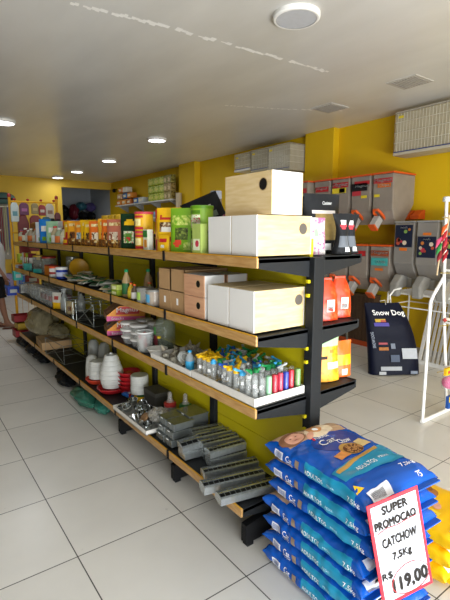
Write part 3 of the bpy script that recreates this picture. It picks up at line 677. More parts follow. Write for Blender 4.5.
P_('food_pouch', 'black and pink pouch squeezed behind the nest boxes', 'pouch', 2.18, 1.80, Z1, 0, .18, .37, .07, [BLK, PINK, WHF], pat([(-.9, .1, .1, .5, 1)], [(2, -.3, .35, .3, .08)]), None, 77)
jar('snack_tub', 'white tub with magenta lid tucked behind the nest boxes', 'tub', (1.56, 2.05, Z1+.004), .06, .215, mat('#d9d3c9', .4), mat('#9c2a55', .4))
# --- second shelf
def tub(label, y, r, h, cont, lab, group='biscuit tubs'):
    t = thing('biscuit_tub', label, 'tub', (1.345, y, Z2+.004), AI, group)
    MB().lathe([(r*.95, 0), (r, h*.1), (r, h*.9)], 20).build('content', cont, t, True)
    MB().lathe([(r*1.03, 0), (r*1.05, h*.88)], 20, cap=False).build('clear_wall', clear(), t, True)
    MB().lathe([(r*1.08, h*.88), (r*1.08, h)], 20).build('lid', mat('#7d7b74', .35), t, True)
    MB().grid(lambda u, v: (r*1.07*math.sin(-.6+1.1*u), -r*1.07*math.cos(-.6+1.1*u), h*(.2+.5*v)), 8, 1).build('paper_label', lab, t, True)
tub('clear tub of tan biscuits with blue label beside the cartons', 2.62, .055, .105, mat('#a58766', .9, 0, 1, .35, 40, .5), mat('#4f9bc4', .5))
tub('clear tub with green-topped label, farther from the cartons', 2.76, .055, .105, mat('#6d6250', .9, 0, 1, .35, 40, .5), mat('#9fc35a', .5))
for i, (y, x, r, h, b, c, l, lb) in enumerate(((2.895, 1.33, .026, .115, '#5a4a3c', '#e0601c', '#cfcac2', 'small brown bottle with orange cap and white label'), (2.99, 1.345, .026, .115, '#cfa92a', '#e0601c', '#d9c43a', 'small yellow bottle with orange cap'),
        (2.86, 1.43, .03, .125, '#8a8a40', '#e0601c', '#6b7a3a', 'olive bottle with orange cap behind the brown one'),
        (3.10, 1.36, .034, .205, '#b09468', '#1f8f5a', '#2f6a3a', 'tall tan bottle with green cap and green label, nearer the lip'), (3.02, 1.50, .034, .205, '#a88c62', '#1f8f5a', '#a88c62', 'tall tan bottle with green cap, farther back'))):
    bottle('care_bottle', lb+' on the second shelf', 'bottle', (x, y, Z2+.004), r, h, mat(b, .2), mat(c, .4), mat(l, .5), 'bottles on the second shelf')
P_('silver_pouch', 'crumpled silver grey pouch behind the orange-capped bottles', 'pouch', 2.82, 1.55, Z2, 0, .16, .19, .07, [mat('#77756c', .3, .3, 1, .3, 20, .4)], [], None, 66)
bottle('care_bottle', 'bottle with dull yellow cap beside the silver pouch', 'bottle', (1.59, 2.72, Z2+.004), .04, .24, mat('#6a6550', .3), mat('#b09a2a', .4), None, 'bottles on the second shelf')
for i, (z, c, q) in enumerate(((Z2, '#93ab2e', 'lower'), (Z2+.042, '#b1bd5c', 'upper'))):
    t = thing('small_food_box', q+' lime green little box stacked left of the bottles', 'box', (1.33, 3.215, z+.004), AI+.1, 'stacked lime boxes')
    MB().box(-.045, .045, -.025, .025, 0, .040).build('box_body', mat(c, .5), t, bevel=.002); MB().box(-.028, .028, -.0262, -.025, .008, .030).build('printed_panel', mat('#dfe0b0', .5), t)
# heap of flat packets
rnd = random.Random(21)
pk = [('green', '#3f7a4a'), ('white', '#c9c9bf'), ('tan', '#9a8560'), ('dark green', '#1f4a2a'), ('cream', '#bfb08a'), ('grey', '#8f928c')]
proto = {}
NO = ['first', 'second', 'third', 'fourth', 'fifth', 'sixth', 'seventh', 'eighth', 'ninth', 'tenth', 'eleventh', 'twelfth', 'thirteenth', 'fourteenth', 'fifteenth', 'sixteenth', 'seventeenth', 'eighteenth', 'nineteenth', 'twentieth']
cnt = {}
for i in range(46):
    y = 3.34+i*(1.25/46); cn, hx = pk[rnd.choice([0, 1, 1, 2, 3, 3, 4, 5, 0])]
    lay = rnd.choice([0, 1, 2]); x = rnd.uniform(1.34, 1.56); z = Z2+.006+lay*.013+(.02 if 1.4 < x else 0)
    cnt[cn] = cnt.get(cn, 0)+1; lb = '%s flat packet in the loose heap, %s of its colour from the bottles' % (cn, NO[cnt[cn]-1])
    if cn not in proto:
        t = thing('flat_packet', lb, 'packet', (x, y, z), rnd.uniform(0, 6), 'flat packets heaped on the second shelf')
        mb, top = sack_mb(.085, .125, .016, lambda a, b: 0, i, .5, 20, 10); mb.build('packet_body', foil(hx), t, True)
        other = mat('#d0cfc4' if 'green' in cn or cn == 'tan' else '#3a7a4c', .5)
        quad_on('printed_panel', other, t, top, [(-.03, -.04), (.03, -.04), (.03, .01), (-.03, .01)], .002, 4)
        proto[cn] = t
    else: t = dup(proto[cn], (x, y, z), rnd.uniform(0, 6), lb)
    t.rotation_euler = (rnd.uniform(-.35, .35), rnd.uniform(-.3, .3), t.rotation_euler[2])
jar('white_food_jar', 'small white jar with cream lid behind the packet heap', 'jar', (1.55, 4.50, Z2+.004), .05, .085, mat('#bdb7a6', .5), mat('#cfc9b6', .4))
jar('tall_glass_jar', 'tall clear glass jar standing behind the blue jar', 'jar', (1.54, 4.95, Z2+.004), .07, .22, clear('#9aa09a', .45), mat('#8d8f88', .3, .6))
jar('blue_jar', 'dark blue jar with white lid near the shelf lip', 'jar', (1.36, 4.74, Z2+.004), .060, .125, mat('#14308f', .35), mat('#e0e0dc', .4), .22, mat('#b5bcd5', .5), .95, lr=(.3, .75))
jar('white_jar', 'white jar with orange lid left of the blue jar', 'jar', (1.36, 5.0, Z2+.004), .058, .12, mat('#d5d3cc', .4), mat('#d8542a', .4), .18, mat('#a33a34', .5), .95, lr=(.35, .6))
t = thing('orange_round_bowl', 'mustard yellow bowl standing on its rim behind the blue jar', 'bowl', (1.53, 4.72, Z2+.105), 0, None, (R(70), R(-15)))
MB().lathe([(.0, 0), (.06, 0), (.10, .03), (.095, .034), (.055, .01), (0, .008)], 22, cap=False).build('bowl_shell', mat('#b5871a', .4), t, True); MB().lathe([(.094, .028), (.103, .028), (.103, .036), (.094, .036)], 22, cap=False).build('rim', mat('#a97a12', .4), t, True)
t = thing('orange_carton', 'orange carton left of the white orange-lidded jar', 'carton', (1.38, 5.22, Z2+.004), AI+.1)
MB().box(-.07, .07, -.05, .05, 0, .11).build('carton_body', mat('#b96a17', .5), t, bevel=.002); MB().box(-.07, .07, -.05, .05, .1105, .118).build('red_lid', mat('#a5301f', .5), t)
for i, (y, x, lc, nm) in enumerate(((5.52, 1.44, '#9a2a20', 'nearest'), (5.72, 1.50, '#a5301f', 'middle'), (5.95, 1.44, '#b9962a', 'yellow-lidded farthest'))):
    jar('big_clear_jar', nm+' of three big clear jars on the second shelf', 'jar', (x, y, Z2+.004), .085, .20, clear('#a0a59c', .42), mat(lc, .4), .1, content=mat('#6f6a5a', .8, 0, 1, .4, 30) if i == 2 else None, group='big clear jars on the second shelf')
for i, (y, c, nm) in enumerate(((5.62, '#20807a', 'teal'), (6.12, '#3a8f86', 'turquoise'), (6.25, '#6e1f28', 'dark red'), (6.38, '#8a9a2a', 'yellow green'), (6.5, '#b0562a', 'orange'), (6.6, '#b9bcae', 'pale grey'))):
    P_('small_pack', nm+' little pack at the far end of the second shelf', 'pack', y, 1.33 if i < 2 else 1.42, Z2, .2, .12, .05 if i == 0 else (.09 if i == 1 else .21), .04, [foil(c), WHF], pat([(-.6, .6, .4, .7, 1)]) if i > 1 else [], 'far packs on the second shelf', 140+i)
# --- third shelf: two white trays of clear tube drinkers
def tray(label, x0, x1, y0, y1, z, h, inner, group='white display trays'):
    t = thing('display_tray', label, 'tray', ((x0+x1)/2, (y0+y1)/2, z+.002), 0, group); W, D = x1-x0, y1-y0; e = .006
    MB().box(-W/2, W/2, -D/2, D/2, 0, .006).build('tray_floor', inner, t)
    for (a, b, c, d) in ((-W/2, -W/2+e, -D/2, D/2), (W/2-e, W/2, -D/2, D/2), (-W/2+e, W/2-e, -D/2, -D/2+e), (-W/2+e, W/2-e, D/2-e, D/2)):
        MB().box(a, b, c, d, 0, h).build('tray_wall', mat('#dcd9d2', .5), t, bevel=.001)
    return t
tray('white tray of coloured tube drinkers at the near end of third shelf', 1.285, 1.62, 1.515, 2.075, Z3+.005, .045, mat('#8a8880', .6))
tray('white tray of ivory bits and blue-capped bottle beside the tube drinkers', 1.285, 1.60, 2.085, 2.58, Z3+.005, .038, mat('#b9b4a8', .6))
CAPC = {'yellow': '#e2b313', 'blue': '#2458b8', 'sky blue': '#3a9fd0', 'green': '#1f8a4a', 'grey': '#a9aca8'}
tb = {}
rnd = random.Random(9)
rows, colsn = 11, 8
front_row = [('clear', None), ('clear', None), ('pale green', '#8fbf9a'), ('red', '#c4303f'), ('rose red', '#c93a52'), ('blue', '#2a3fa0'), ('red', '#c4303f'), ('green-edged', '#7fa86a')]
kinds = {}
for r_ in range(rows):
    for c_ in range(colsn):
        x = 1.312+c_*.0405+rnd.uniform(-.004, .004); y = 1.545+r_*.0485+rnd.uniform(-.005, .005)
        if r_ == 0: kn, hx = front_row[c_]; cap = 'none'
        elif r_ in (1,): kn, hx = ('clear', None); cap = rnd.choice(['none', 'none', 'grey'])
        else: kn, hx = 'clear', None; cap = rnd.choice(['yellow', 'blue', 'green', 'sky blue', 'yellow', 'green', 'grey', 'none']) if not (r_ > 7 and c_ < 3) else 'yellow'
        if r_ >= 2 and rnd.random() < .06: continue
        lb = '%s%s tube drinker, row %s from the tray near end, %s from lip' % (kn, '' if cap == 'none' else ' '+cap.replace(' ', '-')+'-capped', NO[r_], NO[c_])
        key = (kn, cap)
        if key not in tb:
            t = thing('tube_drinker', lb, 'bird drinker', (x, y, Z3+.014), rnd.uniform(0, 6), 'tube drinkers in the near white tray')
            bm_ = mat(hx, .25, 0, .92) if hx else clear('#cfd3d0', .2)
            MB().lathe([(.0145, 0), (.0150, .012), (.0150, .118), (.0125, .124)], 12).build('tube', bm_, t, True)
            MB().lathe([(.0165, 0), (.0165, .010)], 12).build('foot_ring', mat(CAPC.get(cap, '#b9bab5'), .35) if cap == 'yellow' else mat('#8b8d8a', .35), t, True)
            if not hx: MB().grid(lambda u, v: (.0154*math.sin(-.5+u), -.0154*math.cos(-.5+u), +.06+.018*v), 4, 1).build('price_tag', WHT, t)
            if cap != 'none':
                cm = mat(CAPC[cap], .35)
                MB().lathe([(.0160, .118), (.0160, .132), (.010, .138)], 12).build('cap', cm, t, True)
                MB().tube([(-.022, 0, .134), (.018, 0, .140), (.036, 0, .144)], [.0045, .006, .007], 8).lathe([(0, 0), (.0085, .003), (.0085, .012), (.0, .014)], 8, (.038, 0, .140)).build('spout', cm, t, True)
            tb[key] = t
        else: t = dup(tb[key], (x, y, Z3+.014), rnd.uniform(0, 6), lb)
# second tray contents
bottle('blue_capped_bottle', 'small clear bottle with sky blue cap and blue foot in the far tray', 'bottle', (1.335, 2.17, Z3+.016), .026, .125, clear('#c8d4da', .4), mat('#2c9fd8', .4), mat('#3aa5d5', .4))
for i in range(34):
    x, y = rnd.uniform(1.32, 1.58), rnd.uniform(2.18, 2.55)
    lb = 'ivory %s ornament heaped in the far tray, %s of its kind from near end' % (['conical', 'round'][i % 2], NO[i//2])
    if i < 2:
        t = thing('ivory_ornament', lb, 'ornament', (x, y, Z3+.018), rnd.uniform(0, 6), 'ivory pieces heaped in the far tray')
        if i == 0: MB().lathe([(.0, 0), (.016, .004), (.013, .018), (.005, .042), (0, .05)], 10).build('cone_body', mat('#a9a08c', .5), t, True); MB().lathe([(.0175, .003), (.0175, .007)], 10).build('rim', mat('#5b4a3a', .5), t, True)
        else: MB().lathe([(.018, 0), (.022, .008), (.020, .022), (.010, .027)], 12).build('cup_body', mat('#c4beae', .4), t, True); MB().lathe([(.0, .0275), (.008, .0275)], 10, cap=False).build('dark_opening', mat('#4a4238', .6), t, True)
        if i == 0: o0 = t
        else: o1 = t
    else: t = dup((o0, o1)[i % 2], (x, y, Z3+.018+rnd.choice([0, .02, .035])), rnd.uniform(0, 6), lb)
    t.rotation_euler = (rnd.uniform(-.9, .9), rnd.uniform(-.9, .9), rnd.uniform(0, 6))
t = thing('clear_ring_pack', 'round clear plastic case lying against the ivory pieces', 'case', (1.36, 2.29, Z3+.06), 0, None, (R(60), 0))
MB().lathe([(.040, 0), (.042, .016), (.034, .02)], 20).build('case_body', clear('#d8dcd8', .4), t, True); MB().lathe([(.022, .021), (.026, .021), (.026, .025), (.022, .025)], 18, cap=False).build('rim', mat('#c9cbc6', .3), t, True)
t = thing('white_bowl', 'round white bowl on the third shelf beside the ivory pieces', 'bowl', (1.36, 2.63, Z3+.004), 0)
MB().lathe([(.035, 0), (.045, .004), (.068, .048), (.065, .049), (.042, .010), (0, .008)], 24, cap=False).build('bowl_shell', mat('#cfccc3', .4), t, True); MB().lathe([(.066, .046), (.071, .046), (.071, .050), (.066, .050)], 24, cap=False).build('rim', mat('#dcd9d0', .4), t, True)
# clear jar of red/white bits
t = thing('clear_cup', 'clear straight cup filled with white and red bits', 'cup', (1.345, 2.785, Z3+.004), 0)
MB().lathe([(.052, 0), (.060, .135)], 24).build('cup_wall', clear('#d5d8d5', .35), t, True); MB().lathe([(.060, .133), (.065, .133), (.065, .141), (.060, .141)], 24, cap=False).build('rim', mat('#d8dad6', .3), t, True)
for k in range(14):
    a = rnd.uniform(0, 6); d = rnd.uniform(0, .036); z = .01+k*.008
    q = MB().lathe([(0, 0), (.012, .006), (.014, .016), (0, .024)], 8, (d*math.cos(a), d*math.sin(a), z)); q.build('small_bit', mat(['#dcd9d2', '#b53a35', '#c9cbd0'][k % 3], .4), t, True)
# big clear bag / jug
t = thing('clear_jug', 'large clear plastic jug with green labels and yellow stopper at the back', 'jug', (1.50, 2.78, Z3+.004), AI)
MB().lathe([(.070, 0), (.078, .03), (.078, .17), (.05, .215), (.022, .225), (.022, .245)], 20).build('jug_body', clear('#8f9a86', .38), t, True)
MB().lathe([(.024, .24), (.024, .262), (.015, .27)], 12).build('stopper', mat('#d9b81c', .4), t, True)
MB().grid(lambda u, v: (.08*math.sin(-.5+.9*u), -.08*math.cos(-.5+.9*u), .03+.07*v), 6, 1).build('dark_red_label', mat('#7b2f38', .5), t)
MB().grid(lambda u, v: (.0805*math.sin(-.4+.6*u), -.0805*math.cos(-.4+.6*u), .11+.05*v), 6, 1).build('green_label', mat('#4f9a4a', .5), t)
MB().lathe([(0, 0), (.014, .005), (.014, .018), (0, .022)], 10, (.055, -.075, .085)).build('tap', mat('#d9b81c', .4), t, True)
# stacked clear tubs with white lids
for c_, (x, y) in enumerate(((1.36, 3.07), (1.375, 2.93), (1.50, 3.10), (1.515, 2.96))):
    for k in range(3):
        z = Z3+.004+k*.052
        t = thing('lidded_tub', 'clear tub with white lid, %s of the %s stack by the pink box' % (['lowest', 'second', 'third', 'topmost'][k], ['front left', 'front right', 'back left', 'back right'][c_]), 'tub', (x+rnd.uniform(-.004, .004), y+rnd.uniform(-.004, .004), z), AI, 'stacked clear tubs with white lids')
        MB().lathe([(.050, 0), (.060, .045)], 20).build('tub_wall', clear('#c9cbc8', .32), t, True)
        MB().lathe([(.066, .044), (.068, .048), (.068, .056), (.062, .060)], 20).build('lid', mat('#cfcdc8', .45), t, True)
# display cartons of snacks, pink and orange, open ends
def snack_carton(label, y, z, cont):
    t = thing('display_carton', label, 'carton', (1.485, y, z), R(-16), 'stacked pink and orange display cartons')
    W, D, H = .31, .27, .118; e = .004; OR = mat('#d98a22', .5); PK = mat('#c2487f', .5); KR = card('#8f6a48')
    # near side (-Y) is the printed long face with a slanted front edge
    prof = [(-W/2, 0), (W/2, 0), (W/2, H), (-W/2+.10, H), (-W/2, .045)]
    MB().prism(prof, -D/2, -D/2+e).build('printed_side', OR, t); MB().prism(prof, D/2-e, D/2).build('far_side', KR, t)
    MB().prism(prof, -.002, .002).build('divider', KR, t)
    MB().box(-W/2, W/2, -D/2, D/2, 0, e).build('carton_floor', KR, t); MB().box(-W/2, -W/2+e, -D/2, D/2, 0, .045).build('front_lip', KR, t)
    MB().box(W/2-e, W/2, -D/2, D/2, 0, H).build('back_wall', KR, t)
    MB().add([(-W/2, -D/2-.0008, 0), (W/2, -D/2-.0008, 0), (W/2, -D/2-.0008, .022), (-W/2, -D/2-.0008, .040)], [(0, 1, 2, 3)]).build('pink_band', PK, t)
    MB().add([(-W/2+.070, -D/2-.0012, .048), (W/2-.05, -D/2-.0012, .046), (W/2-.04, -D/2-.0012, .112), (-W/2+.105, -D/2-.0012, .112)], [(0, 1, 2, 3)]).build('red_panel', mat('#b8322a', .5), t)
    text('Magnus', 'brand_lettering', WHT, t, .17, .048, front(.01, .080, -D/2-.002), .02)
    text('Snacks', 'brand_lettering', WHT, t, .10, .020, front(-.07, .018, -D/2-.002), .02)
    for k, (yy, c) in enumerate(cont):
        MB().lathe([(.055, 0), (.06, .02), (.045, .045), (0, .052)], 12, (-W/2+.075, yy, e+.012)).build('wrapped_snacks', mat(c, .35, 0, 1, .2, 30, .4), t, True)
    return t
snack_carton('lower pink and orange snack display carton with blue contents', 3.46, Z3+.006, [(-.075, '#1c5a9c'), (.07, '#1c5a9c')])
snack_carton('upper pink and orange snack display carton with red contents', 3.46, Z3+.126, [(-.075, '#a3262c'), (.07, '#a3262c')])
# chrome wire racks on the third shelf
def wire_rack(label, x, y, z, W, D, H, rz=0, m=mat('#8f948f', .3, .7), group='wire racks'):
    t = thing('wire_rack', label, 'wire rack', (x, y, z), rz, group); r = .0035
    for sx in (-1, 1):
        fr = MB().tube([(sx*W/2, -D/2, r), (sx*W/2, -D/2, H), (sx*W/2, D/2, H), (sx*W/2, D/2, r)], r, 6, closed=True); fr.build('side_frame', m, t)
        MB().tube([(sx*W/2, -D/2, r), (sx*W/2, D/2, H)], r*.8, 6).build('cross_brace', m, t); MB().tube([(sx*W/2, D/2, r), (sx*W/2, -D/2, H)], r*.8, 6).build('cross_brace', m, t)
    for (yy, zz) in ((-D/2, r), (-D/2, H), (D/2, r), (D/2, H), (0, H), (-D/2, H*.5)): MB().tube([(-W/2, yy, zz), (W/2, yy, zz)], r*.8, 6).build('cross_wire', m, t)
    return t
wire_rack('nearer chrome wire rack with crossed braces on the third shelf', 1.44, 3.95, Z3+.006, .26, .36, .20, .1)
wire_rack('farther chrome wire rack beside the snack cartons', 1.44, 4.38, Z3+.006, .26, .36, .17, -.1)
t = thing('snack_pack', 'small cream bird pack leaning inside the wire racks', 'pack', (1.37, 4.55, Z3+.006), AI+.5)
pouch_mb(.11, .13, .03, pat([(-.5, .5, .3, .6, 1)]), 12).build('pouch_body', [foil('#b9a880'), foil('#7a4a2a')], t, True)
for i, (y, x, lb) in enumerate(((4.84, 1.40, 'nearer'), (4.66, 1.52, 'farther back'))):
    t = thing('spray_bottle', lb+' white trigger spray bottle on the third shelf', 'spray bottle', (x, y, Z3+.005), AI+.2, 'trigger spray bottles')
    MB().lathe([(.040, 0), (.043, .02), (.042, .10), (.025, .155), (.014, .18), (.014, .195)], 18).build('bottle_body', mat('#a8aca8', .3, 0, .75), t, True)
    MB().tube([(.012, -.035, .225), (0, -.012, .228), (0, .02, .222)], [.007, .012, .012], 8).lathe([(.015, .19), (.015, .205), (.010, .215)], 12).build('spray_head', mat(['#c4c6c4', '#26282a'][i], .4), t, True)
    MB().tube([(0, -.012, .218), (0, -.030, .195), (0, -.028, .175)], .004, 6).build('trigger', mat(['#9ea2a0', '#d2d2ce'][i], .4), t, True)
P_('yellow_pack', 'white pack with yellow foot beside the spray bottles', 'pack', 4.98, 1.36, Z3, 0, .12, .18, .04, [foil('#c9c6bb'), YEF, foil('#a33a34')], pat([(-1, 1, 0, .4, 1), (-.5, .5, .55, .75, 2)]), None, 15)
for i in range(12):
    c_ = i % 6; q = i//6; y = 5.16+c_*.17; x = 1.37+q*.15
    t = thing('clear_container', 'clear container with red contents, %s in the %s row past spray bottles' % (NO[c_], ['front', 'back'][q]) if c_ < 3 else 'clear empty container, %s in the %s row past the spray bottles' % (NO[c_], ['front', 'back'][q]), 'container', (x, y, Z3+.005), AI, 'clear containers on the third shelf')
    MB().box(-.06, .06, -.05, .05, 0, .17+.02*q).build('container_wall', clear('#b5b9b5', .30), t, bevel=.01)
    MB().box(-.063, .063, -.053, .053, .17+.02*q, .185+.02*q).build('lid', clear('#c4c8c6', .5), t, bevel=.004)
    if c_ < 3: MB().box(-.05, .05, -.042, .042, .06, .12).build('content', mat(['#8f3a44', '#a8606a', '#8a5a5a'][c_], .6, 0, 1, .4, 40), t, bevel=.01)
for i in range(5):
    t = thing('clear_container', 'clear narrow box at the third shelf far end, %s past the container rows' % NO[i], 'container', (1.42, 6.22+i*.09, Z3+.005), AI, 'clear boxes at the far end of the third shelf')
    MB().box(-.04, .04, -.06, .06, 0, .13+.01*(i % 2)).build('container_wall', clear('#b5b9b5', .35), t, bevel=.012); MB().box(-.042, .042, -.062, .062, .14, .15).build('lid', mat(['#8f9ea5', '#8a3a34', '#b9bdb9', '#5a7aa5', '#b9bdb9'][i], .4), t)

# --- bottom shelf: galvanised feeders
def trough(name, label, x, y, z, L, W, H, rz, slots=12, group='galvanised feeder troughs', tilt=(0, 0)):
    t = thing(name, label, 'feeder', (x, y, z), rz, group, tilt)   # long axis local X
    b = MB(); e = .0015
    b.prism([(-W/2, 0), (W/2, 0), (W/2+.004, H*.8), (W/2+.002, H*.8), (W/2-.002, .002), (-W/2+.002, .002), (-W/2-.002, H*.8), (-W/2-.004, H*.8)], -L/2, L/2, 'x')
    b.build('trough_body', GALV, t)
    for s in (-1, 1): MB().prism([(-W/2, 0), (W/2, 0), (W/2+.004, H*.8), (W/2*.5, H), (-W/2*.5, H), (-W/2-.004, H*.8)], s*L/2-.001, s*L/2+.001, 'x').build('end_plate', GALV, t)
    l = MB()
    for s in (-1, 1):
        l.add([(-L/2, s*(W/2+.003), H*.8), (L/2, s*(W/2+.003), H*.8), (L/2, s*(W/2*.82), H*.90), (-L/2, s*(W/2*.82), H*.90)], [(0, 1, 2, 3)])
    l.box(-L/2, L/2, -.006, .006, H*.98, H)
    n = slots
    for k in range(n+1):
        xx = -L/2+L*k/n
        for s in (-1, 1): l.add([(xx-.002, s*.006, H), (xx+.002, s*.006, H), (xx+.002, s*W/2*.82, H*.9), (xx-.002, s*W/2*.82, H*.9)], [(0, 1, 2, 3)])
    l.build('slotted_lid', GALV, t); MB().box(-L/2+.003, L/2-.003, -W/2+.005, W/2-.005, .004, H*.5).build('inner_shade_block', mat('#1c1e1d', .6), t)  # dark block in the trough stands for the shade inside it
    return t
trough('long_feeder', 'nearest long galvanised feeder overhanging the bottom shelf lip', 1.39, 1.675, Z4+.012, .36, .075, .05, R(-12))
trough('long_feeder', 'second long galvanised feeder overhanging the lip behind the nearest', 1.375, 1.80, Z4+.012, .36, .075, .055, R(-13))
trough('long_feeder', 'third long galvanised feeder lying back from the lip', 1.45, 1.925, Z4+.012, .34, .065, .045, R(-13))
for k, (x, y, z, r, q) in enumerate(((1.505, 2.035, .012, -8, 'lower slotted feeder of the nearest stacked pair'), (1.50, 2.035, .068, -6, 'upper slotted feeder of the nearest stacked pair'), (1.53, 2.14, .012, -10, 'lower slotted feeder of the middle stacked pair'),
        (1.52, 2.135, .068, -9, 'upper slotted feeder of the middle stacked pair'), (1.53, 2.225, .012, -8, 'lower slotted feeder of the back stacked pair'), (1.54, 2.225, .070, -10, 'upper slotted feeder of the back stacked pair'), (1.555, 2.31, .068, -10, 'slotted feeder lying highest at the back of the pile'), (1.55, 2.31, .012, -10, 'slotted feeder lying lowest at the back of the pile'))):
    trough('slotted_feeder', q, x, y, Z4+z, .25, .07, .052, R(r), 9, 'slotted feeders in the pile')
trough('short_feeder', 'lower short bright feeder box in front of the slotted pile', 1.375, 2.215, Z4+.012, .15, .09, .05, R(-5), 4, 'short feeder boxes')
trough('short_feeder', 'upper short bright feeder box tilted in front of the pile', 1.37, 2.22, Z4+.064, .15, .09, .05, R(-9), 4, 'short feeder boxes', (.08, -.08))
def metal_box(label, x, y, z, W, D, H, rz=0, group='stacked metal boxes'):
    t = thing('metal_box', label, 'metal box', (x, y, z), rz, group)
    MB().box(-W/2, W/2, -D/2, D/2, 0, H*.85).build('box_body', GALD, t, bevel=.003); MB().box(-W/2-.003, W/2+.003, -D/2-.003, D/2+.003, H*.85, H).build('lid', GALD, t, bevel=.002)
    MB().box(-W/2-.0045, -W/2-.003, -.012, .012, H*.86, H*.97).build('price_tag', WHT, t); return t
for c_, y in enumerate((2.415, 2.525)):
    for k in range(3): metal_box('small metal box, %s of the %s stack by the clear bottles' % (['lowest', 'middle', 'topmost'][k], ['nearer', 'farther'][c_]), 1.385+.01*k, y, Z4+.01+k*.052, .15, .10, .050)
metal_box('lower wide grey metal box behind the small boxes', 1.545, 2.49, Z4+.01, .15, .17, .09, group='wide metal boxes'); metal_box('upper wide grey metal box behind the small boxes', 1.545, 2.485, Z4+.102, .15, .17, .07, group='wide metal boxes')
t = thing('dark_carton', 'dark grey carton against the back panel of the bottom shelf', 'box', (1.55, 3.02, Z4+.006), 0); MB().box(-.065, .065, -.10, .10, 0, .16).build('carton_body', mat('#3d3b37', .7), t, bevel=.002); MB().box(-.0655, .0655, -.1005, .1005, .13, .162).build('lid', mat('#474540', .7), t)
for i, (x, y, c, lb) in enumerate(((1.50, 2.72, '#a8302e', 'clear drinker bottle with red collar on bottom shelf'), (1.57, 2.62, '#2c6a35', 'clear bottle with green collar behind the metal boxes'))):
    t = thing('drinker_bottle', lb, 'bottle', (x, y, Z4+.006), 0, 'collared clear bottles')
    MB().lathe([(.045, 0), (.05, .02), (.050, .12), (.03, .165), (.016, .19), (.016, .23), (.008, .24)], 18).build('bottle_body', clear('#b5b0a8', .38), t, True)
    MB().lathe([(.045, .135), (.046, .158), (.03, .166)], 18).build('collar', mat(c, .4), t, True); MB().lathe([(.052, .02), (.052, .05)], 18, cap=False).build('lower_band', mat(c, .4, 0, .6), t, True)
# white tray of steel cups
tray('white tray of steel cups at the lip of the bottom shelf', 1.255, 1.535, 2.62, 3.20, Z4+.012, .032, mat('#a5a7a3', .5), 'white display trays')
cp = None
for i in range(15):
    x = 1.305+(i % 3)*.085+rnd.uniform(-.01, .01); y = 2.70+(i//3)*.105+rnd.uniform(-.012, .012)
    lb = 'steel cup in the bottom tray, %s row from the near end, %s from the lip' % (NO[i//3], NO[i % 3])
    if cp is None:
        t = cp = thing('steel_cup', lb, 'cup', (x, y, Z4+.022), 0, 'steel cups in the white tray')
        MB().lathe([(.024, 0), (.030, .004), (.034, .040), (.032, .040), (.026, .006), (0, .005)], 18, cap=False).build('cup_wall', CHROME, t, True); MB().lathe([(.034, .038), (.037, .038), (.037, .042), (.034, .042)], 18, cap=False).build('rim', CHROME, t, True)
        MB().tube([(.034, 0, .03), (.05, 0, .034), (.052, 0, .012)], .003, 6).build('hook', CHROME, t)
    else: t = dup(cp, (x, y, Z4+.022+(.03 if i % 4 == 1 else 0)), rnd.uniform(0, 6), lb)
    t.rotation_euler = (rnd.uniform(-.7, .7) if i % 3 else 0, rnd.uniform(-.5, .5), rnd.uniform(0, 6))
for i, (x, y, a, c, lb) in enumerate(((1.33, 2.80, .9, '#8a6a48', 'tan oval lid leaning in the near part of steel cup tray'), (1.47, 2.72, .6, '#8a6a48', 'tan round lid lying beside the red-collared bottle'))):
    t = thing('tan_round_lid', lb, 'lid', (x, y, Z4+.06), AI, 'tan round lids', (a, 0)); MB().lathe([(0, .012), (.03, .011), (.042, 0), (.040, 0), (0, .006)], 20, cap=False).build('lid_shell', mat(c, .5), t, True); MB().lathe([(.04, -.001), (.044, -.001), (.044, .003), (.04, .003)], 20, cap=False).build('rim', mat('#6f5236', .5), t, True)  # loose tan lids, not dishes
t = thing('clear_bag', 'crumpled clear plastic bag of cups at the near end of tray', 'bag', (1.40, 2.70, Z4+.05), 0)
MB().grid(lambda u, v: ((.075*math.sin(PI*v)*math.cos(2*PI*u))*(1+.3*noise.noise(Vector((u*9, v*6, 2)))), (.085*math.sin(PI*v)*math.sin(2*PI*u))*(1+.3*noise.noise(Vector((u*7, v*6, 5)))), .05-.05*math.cos(PI*v)+.012*noise.noise(Vector((u*8, v*8, 8)))), 30, 16, wrap=True).build('bag_film', mat('#cfcabf', .12, 0, .35, .3, 40, .8), t, True)
for i, (x, y, rz, z, c, c2, lb) in enumerate(((1.50, 3.37, .3, 0, '#1f62b0', '#d9d9d2', 'blue pack lying behind the steel cup tray'), (1.52, 3.24, -.4, .02, '#d0a51c', '#2a6a3a', 'yellow pack lying behind the steel cup tray'), (1.60, 3.22, .2, .045, '#c9c9c0', '#8f928c', 'white pack lying on the yellow pack by dark carton'))):
    t = thing('flat_pack', lb, 'packet', (x, y, Z4+.006+z), rz, 'flat packs on the bottom shelf', (.1, .1)); mb, top = sack_mb(.13, .16, .035, lambda a, b: 0, i+70, .8, 22, 14); mb.build('packet_body', foil(c), t, True); quad_on('printed_panel', foil(c2), t, top, [(-.04, -.04), (.04, -.04), (.04, .03), (-.04, .03)], .002, 4)
